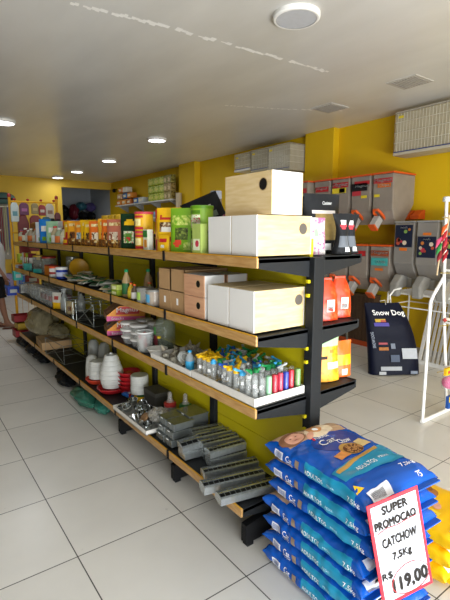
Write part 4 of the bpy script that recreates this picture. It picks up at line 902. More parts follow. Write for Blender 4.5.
# white stacked poultry feeders with red saucers
def saucer(name, label, x, y, z, r, m, group):
    t = thing(name, label, 'feeder base', (x, y, z), 0, group)
    MB().lathe([(r*.75, 0), (r*.82, .006), (r, .036), (r*1.02, .040), (r*.96, .040), (r*.75, .012), (r*.4, .012), (r*.35, .03), (0, .032)], 28, cap=False).build('saucer', m, t, True); MB().lathe([(r*.965, .037), (r*1.035, .037), (r*1.035, .043), (r*.965, .043)], 28, cap=False).build('rim', m, t, True); return t
RP = mat('#b02026', .35); ORP = mat('#d2452a', .35); WP = mat('#c9cac4', .35, 0, 1, .05)
saucer('feeder_saucer', 'dark red feeder base under the tall white ringed cone', 1.42, 3.62, Z4+.006, .128, RP, 'feeder bases')
saucer('feeder_saucer', 'orange feeder base under the shorter white stack', 1.41, 3.93, Z4+.006, .115, ORP, 'feeder bases')
def cone_stack(label, x, y, z, rings, r0, r1, hh, group='white nested feeder cups', mid=None):
    n = rings
    def rad(t_): return (r0+(r1-r0)*t_) if mid is None else (r0+(mid-r0)*math.sin(min(1, t_*2.6)*PI/2) if t_ < .38 else mid+(r1-mid)*((t_-.38)/.62)**1.2)
    for k in range(n):
        ra, rb = rad(k/n), rad((k+1)/n)
        t = thing('nested_cup', label % ['lowest', 'second', 'third', 'fourth', 'fifth', 'sixth', 'topmost'][k if k < n-1 else 6], 'cup', (x, y, z+k*hh), 0, group)
        MB().lathe([(ra*.985, 0), (ra, hh*.10), (rb*1.0, hh*.92), (rb*.96, hh), (rb*.5, hh+.001)], 28).build('cup_wall', WP, t, True)
        MB().lathe([(ra*1.0, hh*.04), (ra*1.018, hh*.10), (ra*1.0, hh*.2)], 28, cap=False).build('rim', mat('#d6d7d2', .35), t, True)
    return z+n*hh
ztop = cone_stack('%s white ring of the tall tapering stack on red base', 1.42, 3.62, Z4+.05, 7, .084, .052, .041, mid=.106)
t = thing('feeder_stopper', 'small white stopper on top of the tall ringed cone', 'stopper', (1.42, 3.62, ztop+.003), 0); MB().lathe([(.016, 0), (.016, .010), (.008, .016)], 14).build('knob_body', WP, t, True); MB().lathe([(.026, -.0), (.028, .003)], 14).build('collar', WP, t, True)
cone_stack('%s white ring of the short stack on the orange base', 1.41, 3.93, Z4+.05, 4, .084, .074, .040)
for i, (x, y, h, lb) in enumerate(((1.40, 4.06, .235, 'plain white bell cover standing behind the orange base'), (1.47, 3.98, .20, 'second white bell cover between the ringed stacks'), (1.50, 4.28, .33, 'tall grey-white cylinder against the back panel, nearer'), (1.54, 4.10, .33, 'tall grey-white cylinder behind the ringed cone'))):
    t = thing('bell_cover', lb, 'feeder cover', (x, y, Z4+.006), 0, 'plain white feeder covers'); MB().lathe([(.062, 0), (.064, .01), (.060, h*.55), (.050, h*.88), (.028, h*.98), (0, h)], 24).build('cover_shell', mat('#b9b9b2', .4) if i < 2 else mat('#8f918c', .45), t, True); MB().lathe([(.066, 0), (.068, .006), (.065, .014)], 24, cap=False).build('rim', WP, t, True)
for k in range(5): saucer('feeder_saucer', 'bright red feeder base, %s of the stack beside the ringed cone' % ['lowest', 'second', 'middle', 'fourth', 'topmost'][k], 1.53, 3.50, Z4+.006+k*.038, .095, RP, 'stacked red feeder bases')
cone_stack('%s white round tub of the low stack by the red bases', 1.52, 3.27, Z4+.075, 4, .075, .072, .038, 'low stacked white tubs')
saucer('feeder_saucer', 'red feeder base under the low stack of white tubs', 1.52, 3.27, Z4+.008, .09, RP, 'feeder bases')
# wire cage parts, carton and plastic bag heap
wire_rack('collapsed wire frame lying on the bottom shelf behind the white covers', 1.43, 4.95, Z4+.006, .28, .55, .20, .08, mat('#6f736e', .35, .6), 'wire frames on the bottom shelf')
t = thing('kraft_carton', 'long tan carton near the far end of bottom shelf', 'box', (1.46, 5.60, Z4+.006), R(-5))
MB().box(-.17, .17, -.22, .22, 0, .095).build('carton_body', card('#a88860'), t, bevel=.003); MB().box(-.17, .17, -.03, .03, .0955, .0965).build('tape', mat('#8f7350', .5), t); MB().box(-.1715, -.170, -.03, .03, .02, .095).build('tape', mat('#8f7350', .5), t)
def lump(name, label, cat, x, y, z, rx, ry, rz_, m, seed=0, amp=.25, kind=None, k=1.0):
    t = thing(name, label, cat, (x, y, z))
    MB().grid(lambda u, v: (lambda n: (rx*math.sin(PI*v)*math.cos(2*PI*u)*n, ry*math.sin(PI*v)*math.sin(2*PI*u)*n, max(0, rz_*(.55-.45*math.cos(PI*(v)))*1.0 if False else rz_*(1-math.cos(PI*v))/2*(.8+.2*n))))(1+amp*noise.noise(Vector((math.cos(2*PI*u)*2*k+seed, math.sin(2*PI*u)*2*k, v*4*k)))+amp*.4*noise.noise(Vector((math.cos(2*PI*u)*6*k+seed, math.sin(2*PI*u)*6*k, v*12*k)))), 40, 26, wrap=True).build('crumpled_film', m, t, True)
    return t
FILM = mat('#8d8568', .18, 0, .85, .35, 18, 1.0)
lump('plastic_bag_heap', 'big crumpled olive plastic bag at far end behind tan carton', 'bag', 1.47, 6.15, Z4+.006, .17, .42, .40, FILM, 3)
lump('plastic_bag_heap', 'crumpled clear plastic bag lying over the tan carton', 'bag', 1.52, 5.60, Z4+.10, .12, .30, .17, FILM, 9)
for (x, y, sx, sy, h, c, lb, sd) in ((1.31, 4.02, .10, .26, .14, '#2f6a58', 'green plastic bag lying on floor under the ringed cones', 1), (1.36, 3.72, .07, .12, .12, '#347262', 'short green bundle on the floor nearest the shelf foot', 7),
        (1.33, 4.72, .09, .22, .11, '#17191b', 'black bag on floor beside the green bag', 2), (1.36, 5.75, .09, .22, .11, '#191b1e', 'black bag on floor below the tan carton', 4), (1.36, 6.25, .09, .22, .12, '#202226', 'black bag on floor second from the far end', 5), (1.36, 6.75, .09, .22, .13, '#191b1e', 'black bag on floor at the far end of the shelving', 6)):
    o = lump('bag_on_floor', lb, 'bag', x, y, .0, sx, sy, h, mat(c, .3, 0, 1, .25, 12, .8), sd, .35); o['group'] = 'bags on the floor under the shelving'

# ------------------------------------------------------------------ goods on the far (right) side, seen past the end post
def bag3(name, label, x, y, z, rz, W, H, D, mats, pt_, group, seed=0, neck=0, tilt=(0, 0)):
    return pouch(name, label, 'pouch', (x, y, z+.004), rz, W, H, D, mats, pt_, group, tilt, seed, neck)
BKF = mat('#1c1d1f', .25, 0, 1, .1, 20, .3); SEED = mat('#8a7440', .7, 0, 1, .35, 50)
bk = pat([(-.45, .75, .22, .68, 1), (-.6, .7, .68, .74, 2), (-.1, .4, .06, .16, 3)], [(2, -.75, .3, .25, .3), (4, -.8, .2, .12, .08)])
b = bag3('dark_food_bag', 'large black pouch with gold seed window and white-pink side', 1.915, 1.70, Z1, R(-14), .24, .325, .09, [BKF, SEED, mat('#cfc6c0', .5), WHT, PINK], bk, 'black pouches on the far side top shelf', 1)
text('Canister', 'brand_lettering', WHT, b, .06, .018, front(.02, .275, -.022), .02)
b = bag3('dark_food_bag', 'black pouch with gold window behind the large black pouch', 2.0, 1.86, Z1, R(-14), .19, .325, .09, [BKF, SEED, mat('#cfc6c0', .5), WHT, PINK], bk, 'black pouches on the far side top shelf', 2)
bag3('dark_food_bag', 'black pouch peeking out left beside the topmost nest box', 1.74, 1.86, Z1, R(5), .12, .33, .08, [BKF, mat('#6a7a78', .5), WHT], pat([(-.9, .9, .2, .5, 1)]), 'black pouches on the far side top shelf', 3)
for i, (x, y, lb) in enumerate(((1.935, 1.57, 'left'), (2.035, 1.60, 'right'))):
    b = bag3('bottle_pouch', lb+' narrow-necked black pouch with red and white badge', x, y, Z1, R(-22), .125, .215, .06, [BKF, mat('#5b6066', .5), WHT, mat('#d0303a', .5)], pat([(-.6, .6, .18, .45, 1), (.1, .6, .06, .16, 2)], [(2, 0, .78, .42, .08), (3, 0, .68, .5, .06)]), 'narrow black pouches', 10+i, .9)
bag3('white_pink_pouch', 'white and pink pouch at the foot of the large black pouch', 1.775, 1.60, Z1, R(-10), .10, .19, .05, [busy('#b5a9ad', '#b0608a', '#d9d4d0', 40), busy('#c9a5b5', '#b5407a', '#d9d4d0', 50), mat('#8fae8a', .5)], pat([], [(1, .2, .3, .5, .14), (2, -.4, .6, .3, .1)]), None, 21)
ORB = busy('#e2401c', '#c9300f', '#f05a30', 22, .3)
for i, (x, y, lb) in enumerate(((1.86, 1.605, 'left orange red rounded bag with white label on second shelf far side'), (2.0, 1.625, 'right orange red rounded bag with white label beside the post'))):
    t = thing('orange_food_bag', lb, 'bag', (x, y, Z2+.004), R(-14), 'orange red bags on the far side')
    MB().grid(lambda u, v: (.072*math.cos(2*PI*u)*(1-v**4*.5)*(1+.05*noise.noise(Vector((u*6, v*6, i)))), -.048*spow(math.sin(2*PI*u), .7)*(1-v**3*.85)*(1+.12*noise.noise(Vector((u*9, v*9, i)))), .22*v), 26, 14, wrap=True).build('bag_body', ORB, t, True)
    q = MB().grid(lambda u, v: (-.02+.05*u, -.047, .05+.065*v), 1, 1); q.build('paper_label', mat('#d9cfc8', .5), t)
    q = MB(); [q.box(-.012+k*.006, -.009+k*.006, -.0480, -.0471, .055, .08) for k in range(6)]; q.build('barcode_lines', BLACK, t)
    MB().box(-.036, .036, -.006, .006, .212, .232).build('sealed_top', ORB, t, bevel=.003)
bag3('orange_food_bag', 'upright orange red pouch hidden behind the left rounded bag', 1.76, 1.86, Z2, R(5), .10, .24, .06, [ORB, WHT], pat([]), 'orange red bags on the far side', 33)
YB = mat('#eba012', .3, 0, 1, .06, 14, .25)
for i, (x, y, lb) in enumerate(((1.89, 1.61, 'yellow food bag with pale green band nearest the end post'), (1.77, 1.78, 'second yellow food bag with green band behind the nearest'))):
    b = bag3('yellow_food_pouch', lb, x, y, Z3, R(-16), .17, .325, .085, [busy('#eba012', '#d98a0c', '#f0b52a', 25), mat('#a8cf9a', .5), mat('#33261a', .5), mat('#e0dccc', .5), mat('#c47a10', .5)], pat([(-1, 1, .62, .80, 1), (-.75, -.25, .37, .47, 2), (-.1, .75, .22, .33, 3)], [(4, .2, .55, .25, .03)]), 'yellow pouches on the far side', 50+i, .25)
for i, (x, y, c, lb) in enumerate(((2.02, 1.60, '#d9641c', 'orange snack pouch right of the yellow food bag'), (2.02, 1.70, '#c8202c', 'red-topped snack pouch behind the orange pouch'))):
    bag3('snack_pouch', lb, x, y, Z3, R(-12), .12, .21+.03*i, .05, [foil(c), YEF, WHF], pat([(-.8, .8, .35, .6, 1), (-.3, .3, .08, .2, 2)]), 'snack pouches on the far side', 60+i)
# ------------------------------------------------------------------ bins on the right wall (local front = -Y, turned to face the aisle)
BINM = mat('#a79c90', .2, 0, .6, .15, 8); ORG = mat('#d4561a', .4); GLID = mat('#8f8d88', .4)
REDL = mat('#a81f24', .5); BLKL = mat('#17171a', .5); YLL = mat('#d9c22a', .5); ORL = mat('#cf6a1c', .5); TEL = mat('#3f9c98', .5)
def wall_bin(label, y0, y1, ztop, labels, words_, group, H=.64):
    W = y1-y0; D = .49
    t = thing('food_dispenser_bin', label, 'food dispenser', (5.555, (y0+y1)/2, ztop-H), AI, group)   # local y 0 = wall, -D = front
    p = [(-D, H), (0, H), (0, H*.42), (-D*.42, H*.03), (-D*.80, .0), (-D*.97, H*.28)]
    MB().prism(p, -W/2+.006, W/2-.006, 'x').build('bin_body', BINM, t, bevel=.012)
    MB().prism([(-D+.03, H*.75), (-.04, H*.75), (-.04, H*.44), (-D*.44, H*.07), (-D*.78, H*.05), (-D*.93, H*.30)], -W/2+.02, W/2-.02, 'x').build('kibble_fill', mat('#776653', .8, 0, 1, .25, 60), t)
    MB().box(-W/2-.004, W/2+.004, -D-.012, .0, H, H+.022).build('lid', ORG, t, bevel=.005)
    # spout: orange gate, clear chute, orange flap
    g = MB().tube([(-.095, -D*.80, H*.10), (-.095, -D-.03, H*.24), (-.08, -D-.05, H*.29), (-.02, -D-.05, H*.29), (.005, -D-.03, H*.24), (.005, -D*.80, H*.10)], .019, 8)
    g.build('gate_handle', ORG, t, True)
    T = Matrix.Translation((-.055, -D-.02, H*.06)) @ Matrix.Rotation(R(-40), 4, 'X')
    MB().box(-.045, .045, -.05, .05, -.09, .06, 0, T).build('chute', clear('#c2bdb5', .75), t, bevel=.008)
    T2 = T @ Matrix.Translation((0, 0, -.10)); MB().box(-.05, .05, -.055, .055, -.014, .012, 0, T2).build('flap', ORG, t, bevel=.006)
    for (cx, cz, w_, h_, m, nm) in labels:
        slope = 0; MB().box(cx-w_/2, cx+w_/2, -D-.0035, -D-.0005, cz-h_/2, cz+h_/2).build(nm, m, t)
    for (s_, cx, cz, w_, h_) in words_:
        text(s_, 'brand_lettering', WHT, t, w_, h_, front(cx, cz, -D-.005), .03)
    return t
H_ = .64
wall_bin('upper wall bin with red Chips label, nearest of the upper row', 3.33, 3.64, 2.36, [(0, .555, .27, .06, REDL, 'red_label'), (.02, .495, .19, .05, ORL, 'orange_label'), (-.08, .37, .08, .035, YLL, 'price_sticker')], [('Magnus', 0, .556, .25, .045), ('Chips', .02, .495, .15, .034)], 'upper row of wall bins')
wall_bin('upper wall bin with black and red label, second of the row', 3.67, 3.98, 2.36, [(-.02, .50, .25, .10, BLKL, 'black_label'), (.02, .555, .24, .045, REDL, 'red_label'), (-.06, .42, .14, .06, mat('#b0313a', .5), 'photo_label'), (.06, .37, .09, .035, YLL, 'price_sticker')], [('Magnus', .02, .51, .20, .035)], 'upper row of wall bins')
wall_bin('upper wall bin with large red and yellow label, third of the row', 4.01, 4.32, 2.36, [(0, .555, .27, .07, REDL, 'red_label'), (-.02, .48, .24, .07, YLL, 'yellow_label'), (.03, .48, .10, .06, ORL, 'orange_label')], [('Magnus', 0, .556, .25, .055)], 'upper row of wall bins')
wall_bin('upper wall bin with plain red label, fourth of the row', 4.35, 4.65, 2.36, [(0, .52, .24, .07, REDL, 'red_label')], [('Magnus', 0, .53, .20, .035)], 'upper row of wall bins')
wall_bin('upper wall bin half hidden behind the black pouches', 4.68, 4.98, 2.36, [(0, .52, .24, .07, REDL, 'red_label')], [], 'upper row of wall bins').location.x = 5.455
wall_bin('lower wall bin with teal label, nearest of the lower row', 3.33, 3.63, 1.44, [(0, .55-.04, .27, .07, mat('#8a3d1c', .5), 'brown_label'), (0, .40, .25, .10, TEL, 'teal_label'), (0, .30, .12, .03, ORL, 'price_sticker')], [('Magnus', 0, .515, .24, .04), ('CUBE', .02, .40, .14, .03)], 'lower row of wall bins', .60)
wall_bin('lower wall bin second of the lower row behind the shelf bracket', 3.67, 3.98, 1.44, [(0, .50, .25, .07, REDL, 'red_label')], [], 'lower row of wall bins', .60)
wall_bin('lower wall bin third of the lower row above the orange red bags', 4.01, 4.32, 1.44, [(0, .50, .25, .07, REDL, 'red_label')], [], 'lower row of wall bins', .60)
wall_bin('lower wall bin fourth of the lower row, mostly hidden', 4.35, 4.65, 1.44, [(0, .50, .25, .07, REDL, 'red_label')], [], 'lower row of wall bins', .60)
for i, y in enumerate((3.38, 3.24)):
    t = thing('orange_scoop_holder', ['left', 'right'][i]+' orange holder on the wall under the nearest upper bin', 'holder', (5.585, y, 1.79), AI, 'orange holders on the wall')
    MB().prism([(-.16, 0), (0, 0), (0, .12), (-.05, .12), (-.16, .05)], -.055, .055, 'x').build('holder_body', ORG, t, bevel=.006); MB().box(-.06, .06, -.165, -.155, .0, .055).build('front_lip', ORG, t)
ACR = mat('#9b968f', .15, 0, .6, .1, 8); NAVYL = mat('#1f2436', .5); MECH = mat('#8a8780', .4)
for i, y1 in enumerate((3.28, 2.98, 2.68)):
    W = .27; t = thing('acrylic_dispenser', ['nearest the wall bins of the grey-lidded acrylic dispensers', 'middle grey-lidded acrylic dispenser with bright food poster', 'grey-lidded acrylic dispenser behind the hanging pet toys'][i], 'food dispenser', (5.50, y1-W/2, .90), AI, 'acrylic dispensers on the wire table')
    H = .84; D = .44
    MB().prism([(-D, H), (0, H), (0, .22), (-D*.3, .14), (-D*.72, .14), (-D, .34)], -W/2+.005, W/2-.005, 'x').build('clear_hopper', ACR, t, bevel=.008)
    MB().box(-W/2-.003, W/2+.003, -D-.01, .0, H, H+.018).build('lid', GLID, t, bevel=.004)
    MB().box(-W/2+.02, W/2-.02, -D-.004, -D-.001, H-(.30 if i == 0 else .42), H-(.03 if i == 0 else .17)).build('navy_poster', NAVYL, t)
    for k in range(7):
        a, b = rnd.uniform(-.08, .08), H-(.30 if i == 0 else .42)+rnd.uniform(.04, .22)
        MB().lathe([(0, 0), (rnd.uniform(.015, .03), 0)], 10, T=Matrix.Translation((a, -D-.0055, b)) @ Matrix.Rotation(R(90), 4, 'X'), cap=False).build('printed_fruit', mat(['#a8452c', '#c9b9a0', '#b56a2c', '#7a9a4a', '#b03040'][k % 5], .6), t)
    text('monello', 'poster_lettering', WHT, t, .09, .020, front(0, H-(.06 if i == 0 else .20), -D-.0055), .02)
    MB().box(-.05, .05, -D-.006, -D-.001, H-(.345 if i == 0 else .155), H-(.31 if i == 0 else .125)).build('price_sticker', ORL, t)
    MB().box(-.085, .085, -D*.80, -D*.25, .03, .15).build('dosing_housing', MECH, t, bevel=.015)
    MB().prism([(-D-.02, .20), (-D*.7, .16), (-D*.7, .06), (-D-.01, .02), (-D-.03, -.07), (-D-.12, -.07), (-D-.13, .08)], -.085, .025, 'x').build('spout', MECH, t, bevel=.018)
    MB().tube([(-.09, -D*.82, .10), (-.05, -D*.95, .10)], .035, 12).build('turning_knob', mat('#77746e', .4), t, True)
t = thing('wire_table', 'white wire-framed table under the acrylic dispensers', 'table', (5.25, 2.86, 0))
for (a, b) in ((-.22, -.45), (-.22, .44), (.27, -.45), (.27, .44)): MB().tube([(a, b, 0), (a, b, .86)], .012, 8).build('leg', WHITE, t, True)
m = MB()
for k in range(9): m.tube([(-.22+k*.061, -.45, .872), (-.22+k*.061, .44, .872)], .004, 6)
m.build('wire_top', WHITE, t, True)
for z in (.86, .70): MB().tube([(-.22, -.45, z), (-.22, .44, z), (.27, .44, z), (.27, -.45, z)], .007, 6, closed=True).build('rail', WHITE, t, True)
t = thing('dispenser_counter', 'brown ribbed counter front with orange foot strip under the wall bins', 'counter', (5.40, 5.25, 0))
m = MB().box(-.10, .06, -1.55, 1.8, .07, .72)
for k in range(56): m.box(-.108, -.10, -1.54+k*.06, -1.515+k*.06, .07, .72)
m.build('ribbed_front', mat('#4f3b2a', .6), t); MB().box(-.112, .06, -1.55, 1.8, 0, .07).build('foot_strip', mat('#b84a1c', .5), t); MB().box(-.115, .06, -1.56, 1.81, .72, .745).build('counter_board', mat('#5a4632', .6), t)
t = thing('grey_tube_stand', 'thin grey tube with blue foot standing before the brown counter', 'stand', (4.70, 3.62, 0)); MB().tube([(.0, .02, .02), (.02, .12, .92)], .013, 8).build('tube_post', mat('#8f969c', .3, .7), t, True); MB().lathe([(.02, 0), (.02, .03)], 12, (0, .02, 0)).build('rubber_stub', mat('#2c5aa0', .5), t, True)
# leaning white window frames on the wall
for i, (y0, x0) in enumerate(((2.66, 5.10), (2.28, 5.16))):
    t = thing('white_panel_frame', ['white slatted frame leaning on the wall right of the navy bag', 'second white slatted frame leaning on the wall behind the toy rack'][i], 'frame', (x0, y0+.02, 0), 0, 'white frames leaning on the wall', (0, R(16)))
    W, H = .42, .84
    for (a, b, c, d) in ((-W/2, -W/2+.035, 0, H), (W/2-.035, W/2, 0, H), (-W/2+.035, W/2-.035, 0, .05), (-W/2+.035, W/2-.035, H-.05, H)): MB().box(0, .03, a, b, c, d).build('frame_bar', mat('#c9c6bf', .5), t)
    m = MB(); [m.box(.008, .022, -W/2+.055+k*.055, -W/2+.085+k*.055, .05, H-.05) for k in range(6)]; m.build('slats', mat('#aaa69e', .5), t)
# navy dog food sack standing on the floor
nv = thing('dog_food_bag', 'large navy dog food bag standing on the floor by the wire table', 'pet food bag', (4.50, 2.83, .002), R(-35), None, (R(-6), 0))
NAVY = mat('#060b20', .38, 0, 1, .15, 10, .3)
def nmf(th, v): return 0
Hn = .82; Wn = .58
def nfn(u, v):
    a = 2*PI*u; sh = -.14*v*v; w_ = Wn/2*(1-.30*v**2.2); d = .085*(1-v**4*.9)*(1+.15*noise.noise(Vector((u*5, v*5, 3))))
    return (w_*spow(math.cos(a), .45)+sh, d*spow(math.sin(a), .7)+.02*v, Hn*v+.012*noise.noise(Vector((math.cos(a)*2, 1, v))))
q = MB().grid(lambda u, v: nfn(1-u, v), 40, 30, wrap=True); q.f.append(list(range(40))); q.m.append(0); q.build('bag_body', NAVY, nv, True)
def nf(cx, cz): return lambda a, b: Vector((cx+a-.14*((cz+b)/Hn)**2, -.090*(1-((cz+b)/Hn)**4*.9)-.012+.02*(cz+b)/Hn, cz+b))
def npatch(nm, cx, cz, w_, h_, m): MB().grid(lambda u, v: nf(cx, cz)(-w_/2+w_*u, -h_/2+h_*v), 6, 6).build(nm, m, nv)
text('Snow Dog', 'brand_lettering', WHT, nv, .36, .075, lambda a, b: nf(.02, .70)(a, b)+Vector((0, -.004, 0)), .03)
npatch('yellow_flash', -.10, .62, .12, .035, mat('#c2a02a', .5)); npatch('purple_band', -.10, .575, .17, .04, mat('#4a3f9a', .5)); npatch('red_flash', -.07, .615, .06, .025, mat('#b0303a', .5))
npatch('red_mark', -.13, .36, .10, .022, mat('#a8454c', .5)); npatch('food_photo', -.13, .30, .11, .035, mat('#a8692c', .6, 0, 1, .4, 40)); npatch('round_stamp', -.02, .33, .05, .06, mat('#77808f', .6))
npatch('code_block', -.01, .19, .10, .08, mat('#4f5a6f', .6)); npatch('white_label', .16, .245, .17, .12, mat('#b3b7bd', .5)); npatch('weight_strip', -.06, .075, .24, .045, mat('#a9adb2', .5)); npatch('round_logo', -.16, .022, .08, .035, mat('#b0b4b8', .5)); npatch('icon_block', .20, .03, .08, .035, mat('#77808f', .6))
text('SNOW DOG', 'side_lettering', mat('#9aa3b3', .5), nv, .18, .035, lambda a, b: nf(-.235, .40)(-b, a)+Vector((0, -.002, 0)), .02)
MB().tube([(-.10, .0, Hn-.02), (-.12, -.03, Hn+.03), (-.18, -.03, Hn+.02)], .004, 6).build('closing_string', mat('#c9c9c0', .5), nv, True)
t = thing('white_chair_leg_tube', 'thin white curved tube rising behind the navy bag', 'tube', (4.66, 3.02, 0)); t.name = 'curved_tube_stand'
MB().tube([(0, 0, 0), (0, 0, .8), (-.02, 0, .88), (.06, .0, .94), (.2, 0, .95)], .010, 8).build('tube_post', WHITE, t, True); MB().lathe([(.016, 0), (.016, .02)], 10).build('rubber_stub', BLACK, t, True)
# ------------------------------------------------------------------ bird cages
def cage(label, x0, x1, y0, y1, z0, z1, tray_m, group, nx=10, back=True):
    t = thing('bird_cage', label, 'bird cage', ((x0+x1)/2, (y0+y1)/2, z0), 0, group); W, D, H = x1-x0, y1-y0, z1-z0; CM = mat('#c9c4b5', .4, .2)
    def panel(p0, du, dv, nu, nv, nm):
        m = MB()
        for k in range(nu+1): a = Vector(p0)+Vector(du)*k/nu; m.tube([a, a+Vector(dv)], .0022, 4)
        for k in range(nv+1): a = Vector(p0)+Vector(dv)*k/nv; m.tube([a, a+Vector(du)], .003, 4)
        m.build(nm, CM, t)
    n = int(D/.04)
    panel((-W/2, -D/2, .03), (0, D, 0), (0, 0, H-.03), n, 4, 'front_wires'); panel((W/2, -D/2, .03), (0, D, 0), (0, 0, H-.03), n//2, 4, 'back_wires')
    panel((-W/2, -D/2, .03), (W, 0, 0), (0, 0, H-.03), 14, 4, 'end_wires'); panel((-W/2, D/2, .03), (W, 0, 0), (0, 0, H-.03), 14, 4, 'end_wires'); panel((-W/2, -D/2, H), (W, 0, 0), (0, D, 0), 10, 8, 'top_wires')
    MB().box(-W/2-.004, W/2+.004, -D/2-.004, D/2+.004, 0, .035).build('bottom_tray', tray_m, t, bevel=.003)
    MB().box(-W/2-.005, -W/2-.002, -D/2, D/2, .035, .045).build('tray_rail', mat('#2f3f78', .4), t)
    MB().box(-W/2+.01, W/2-.01, -D/2+.01, D/2-.01, .036, H-.02).build('wrapping_film', mat('#cfc6aa', .3, 0, .5, .12, 5), t)
    MB().box(-W/2-.006, -W/2-.004, D/2-.12, D/2-.05, H-.08, H-.05).build('yellow_tag', mat('#d9c22a', .5), t)
    for yy in (-D/2+.1, D/2-.1): MB().box(W/2, W/2+.02 if x1 > 5.5 else 5.6-(x0+x1)/2, yy-.01, yy+.01, H-.06, H-.04).build('wall_hook', BLACK, t)
cage('large wire bird cage hung high on the right wall', 5.28, 5.575, 2.62, 3.50, 2.60, 3.13, mat('#b5ad98', .5), 'bird cages on the wall')
cage('wire bird cage on the wall beside the yellow pillar', 5.15, 5.55, 5.0+.27, 5.80, 2.62, 3.04, mat('#a39b85', .5), 'bird cages on the wall')
cage('middle wire bird cage between two others above the nest boxes', 5.18, 5.55, 5.82, 6.28, 2.68, 3.05, mat('#a39b85', .5), 'bird cages on the wall')
cage('small wire cage with white base, farthest on the wall', 5.20, 5.55, 6.32, 6.78, 2.74, 3.05, mat('#d2cfc8', .4), 'bird cages on the wall')
# ------------------------------------------------------------------ far wall shelves and stock
for i, (z, lb) in enumerate(((2.42, 'upper white wall shelf holding lime and orange packs'), (2.02, 'lower white wall shelf holding blue bags'))):
    t = thing('wall_shelf', lb, 'shelf', (5.45, 10.95, z), 0, 'white shelves on the far right wall')
    MB().box(-.20, .15, -1.65, 1.65, -.025, 0).build('shelf_board', mat('#c9c9c4', .5), t); 
    for k in range(4): MB().prism([(-.17, -.025), (.15, -.025), (.15, -.20)], -1.5+k*1.0-.01, -1.5+k*1.0+.01).build('bracket', mat('#a5a5a0', .5), t)
for c_, y in enumerate((10.42, 10.12, 9.84)):
    for k in range(3):
        t = thing('lime_pack', 'lime green pack, %s of the %s column on the far wall shelf' % (['lowest', 'middle', 'topmost'][k], ['left', 'middle', 'right'][c_]), 'pack', (5.38, y, 2.423+k*.19), AI, 'lime packs on the wall shelf'); MB().box(-.14, .14, -.08, .08, 0, .185).build('pack_body', busy(['#a5b02a', '#98a824'][k % 2], '#6f8a1c', '#c9cc6a', 30), t, bevel=.02)
        MB().box(-.07, .07, -.083, -.080, .05, .11).build('printed_panel', mat('#c9c463', .5), t)
for c_, y in enumerate((9.62, 9.44)):
    for k in range(3):
        t = thing('tan_pack', 'tan and green pack, %s of the %s column beside the lime packs' % (['lowest', 'middle', 'topmost'][k], ['left', 'right'][c_]), 'pack', (5.36, y, 2.423+k*.19), AI, 'tan packs on the wall shelf'); MB().box(-.085, .085, -.07, .07, 0, .185).build('pack_body', busy(['#8a7a3a', '#9a7f45', '#7f7a2e'][k], '#5a4a1c', '#b5a86a', 30), t, bevel=.01)
        MB().lathe([(0, 0), (.05, 0)], 12, T=Matrix.Translation((0, -.072, .075)) @ Matrix.Rotation(R(90), 4, 'X'), cap=False).build('round_picture', mat('#c9b48a', .5), t)
for i, (y, z, c, cn) in enumerate(((12.45, 0, '#c9782a', 'orange'), (12.1, 0, '#cf8a3a', 'amber'), (11.75, 0, '#b5652a', 'rust'), (12.40, .15, '#c9a07a', 'tan'), (12.0, .15, '#3f6fa5', 'blue'), (11.7, .15, '#d0802a', 'bright orange'), (12.3, .30, '#c9742a', 'deep orange'), (12.0, .30, '#d9d2c0', 'white'), (11.3, 0, '#35609a', 'blue and white'), (11.0, 0, '#b9bdb9', 'pale grey'))):
    t = thing('food_pack', '%s pack in the far group on the wall shelf, %s' % (cn, ['bottom layer', 'middle layer', 'top layer'][int(round(z/.15))]), 'pack', (5.38, y, 2.423+z*1.15), AI, 'mixed packs on the wall shelf'); MB().box(-.14, .14, -.09, .09, 0, .145).build('pack_body', mat(c, .5, 0, 1, .15, 20), t, bevel=.02); MB().box(-.08, .08, -.093, -.09, .04, .10).build('printed_panel', mat('#d9d2b5', .5), t)
for i in range(9):
    c, cn = [('#1f4f9a', 'blue'), ('#2a62b5', 'bright blue'), ('#7f9ab5', 'grey blue')][i % 3]
    t = thing('blue_bag', '%s bag lying on the lower wall shelf, %s from its near end' % (cn, NO[i]), 'bag', (5.40, 9.5+i*.35, 2.02), R(90), 'blue bags on the lower wall shelf'); mb, top = sack_mb(.30, .28, .14, lambda a, b: 0, i+90, 1.5, 22, 14); mb.build('bag_body', mat(c, .35, 0, 1, .2, 12, .3), t, True)
    quad_on('printed_panel', mat('#c9d2dc', .5), t, top, [(-.08, -.08), (.06, -.08), (.06, .05), (-.08, .05)], .003, 4)
t = thing('paper_roll', 'pale upright paper roll at the near end of the wall shelf', 'roll', (5.35, 9.10, 2.02), 0); MB().lathe([(.07, 0), (.07, .52)], 16).build('roll_body', mat('#b8a98a', .6), t, True); MB().lathe([(.025, .521), (.07, .521)], 16, cap=False).build('roll_core', mat('#8a7a5a', .6), t, True)
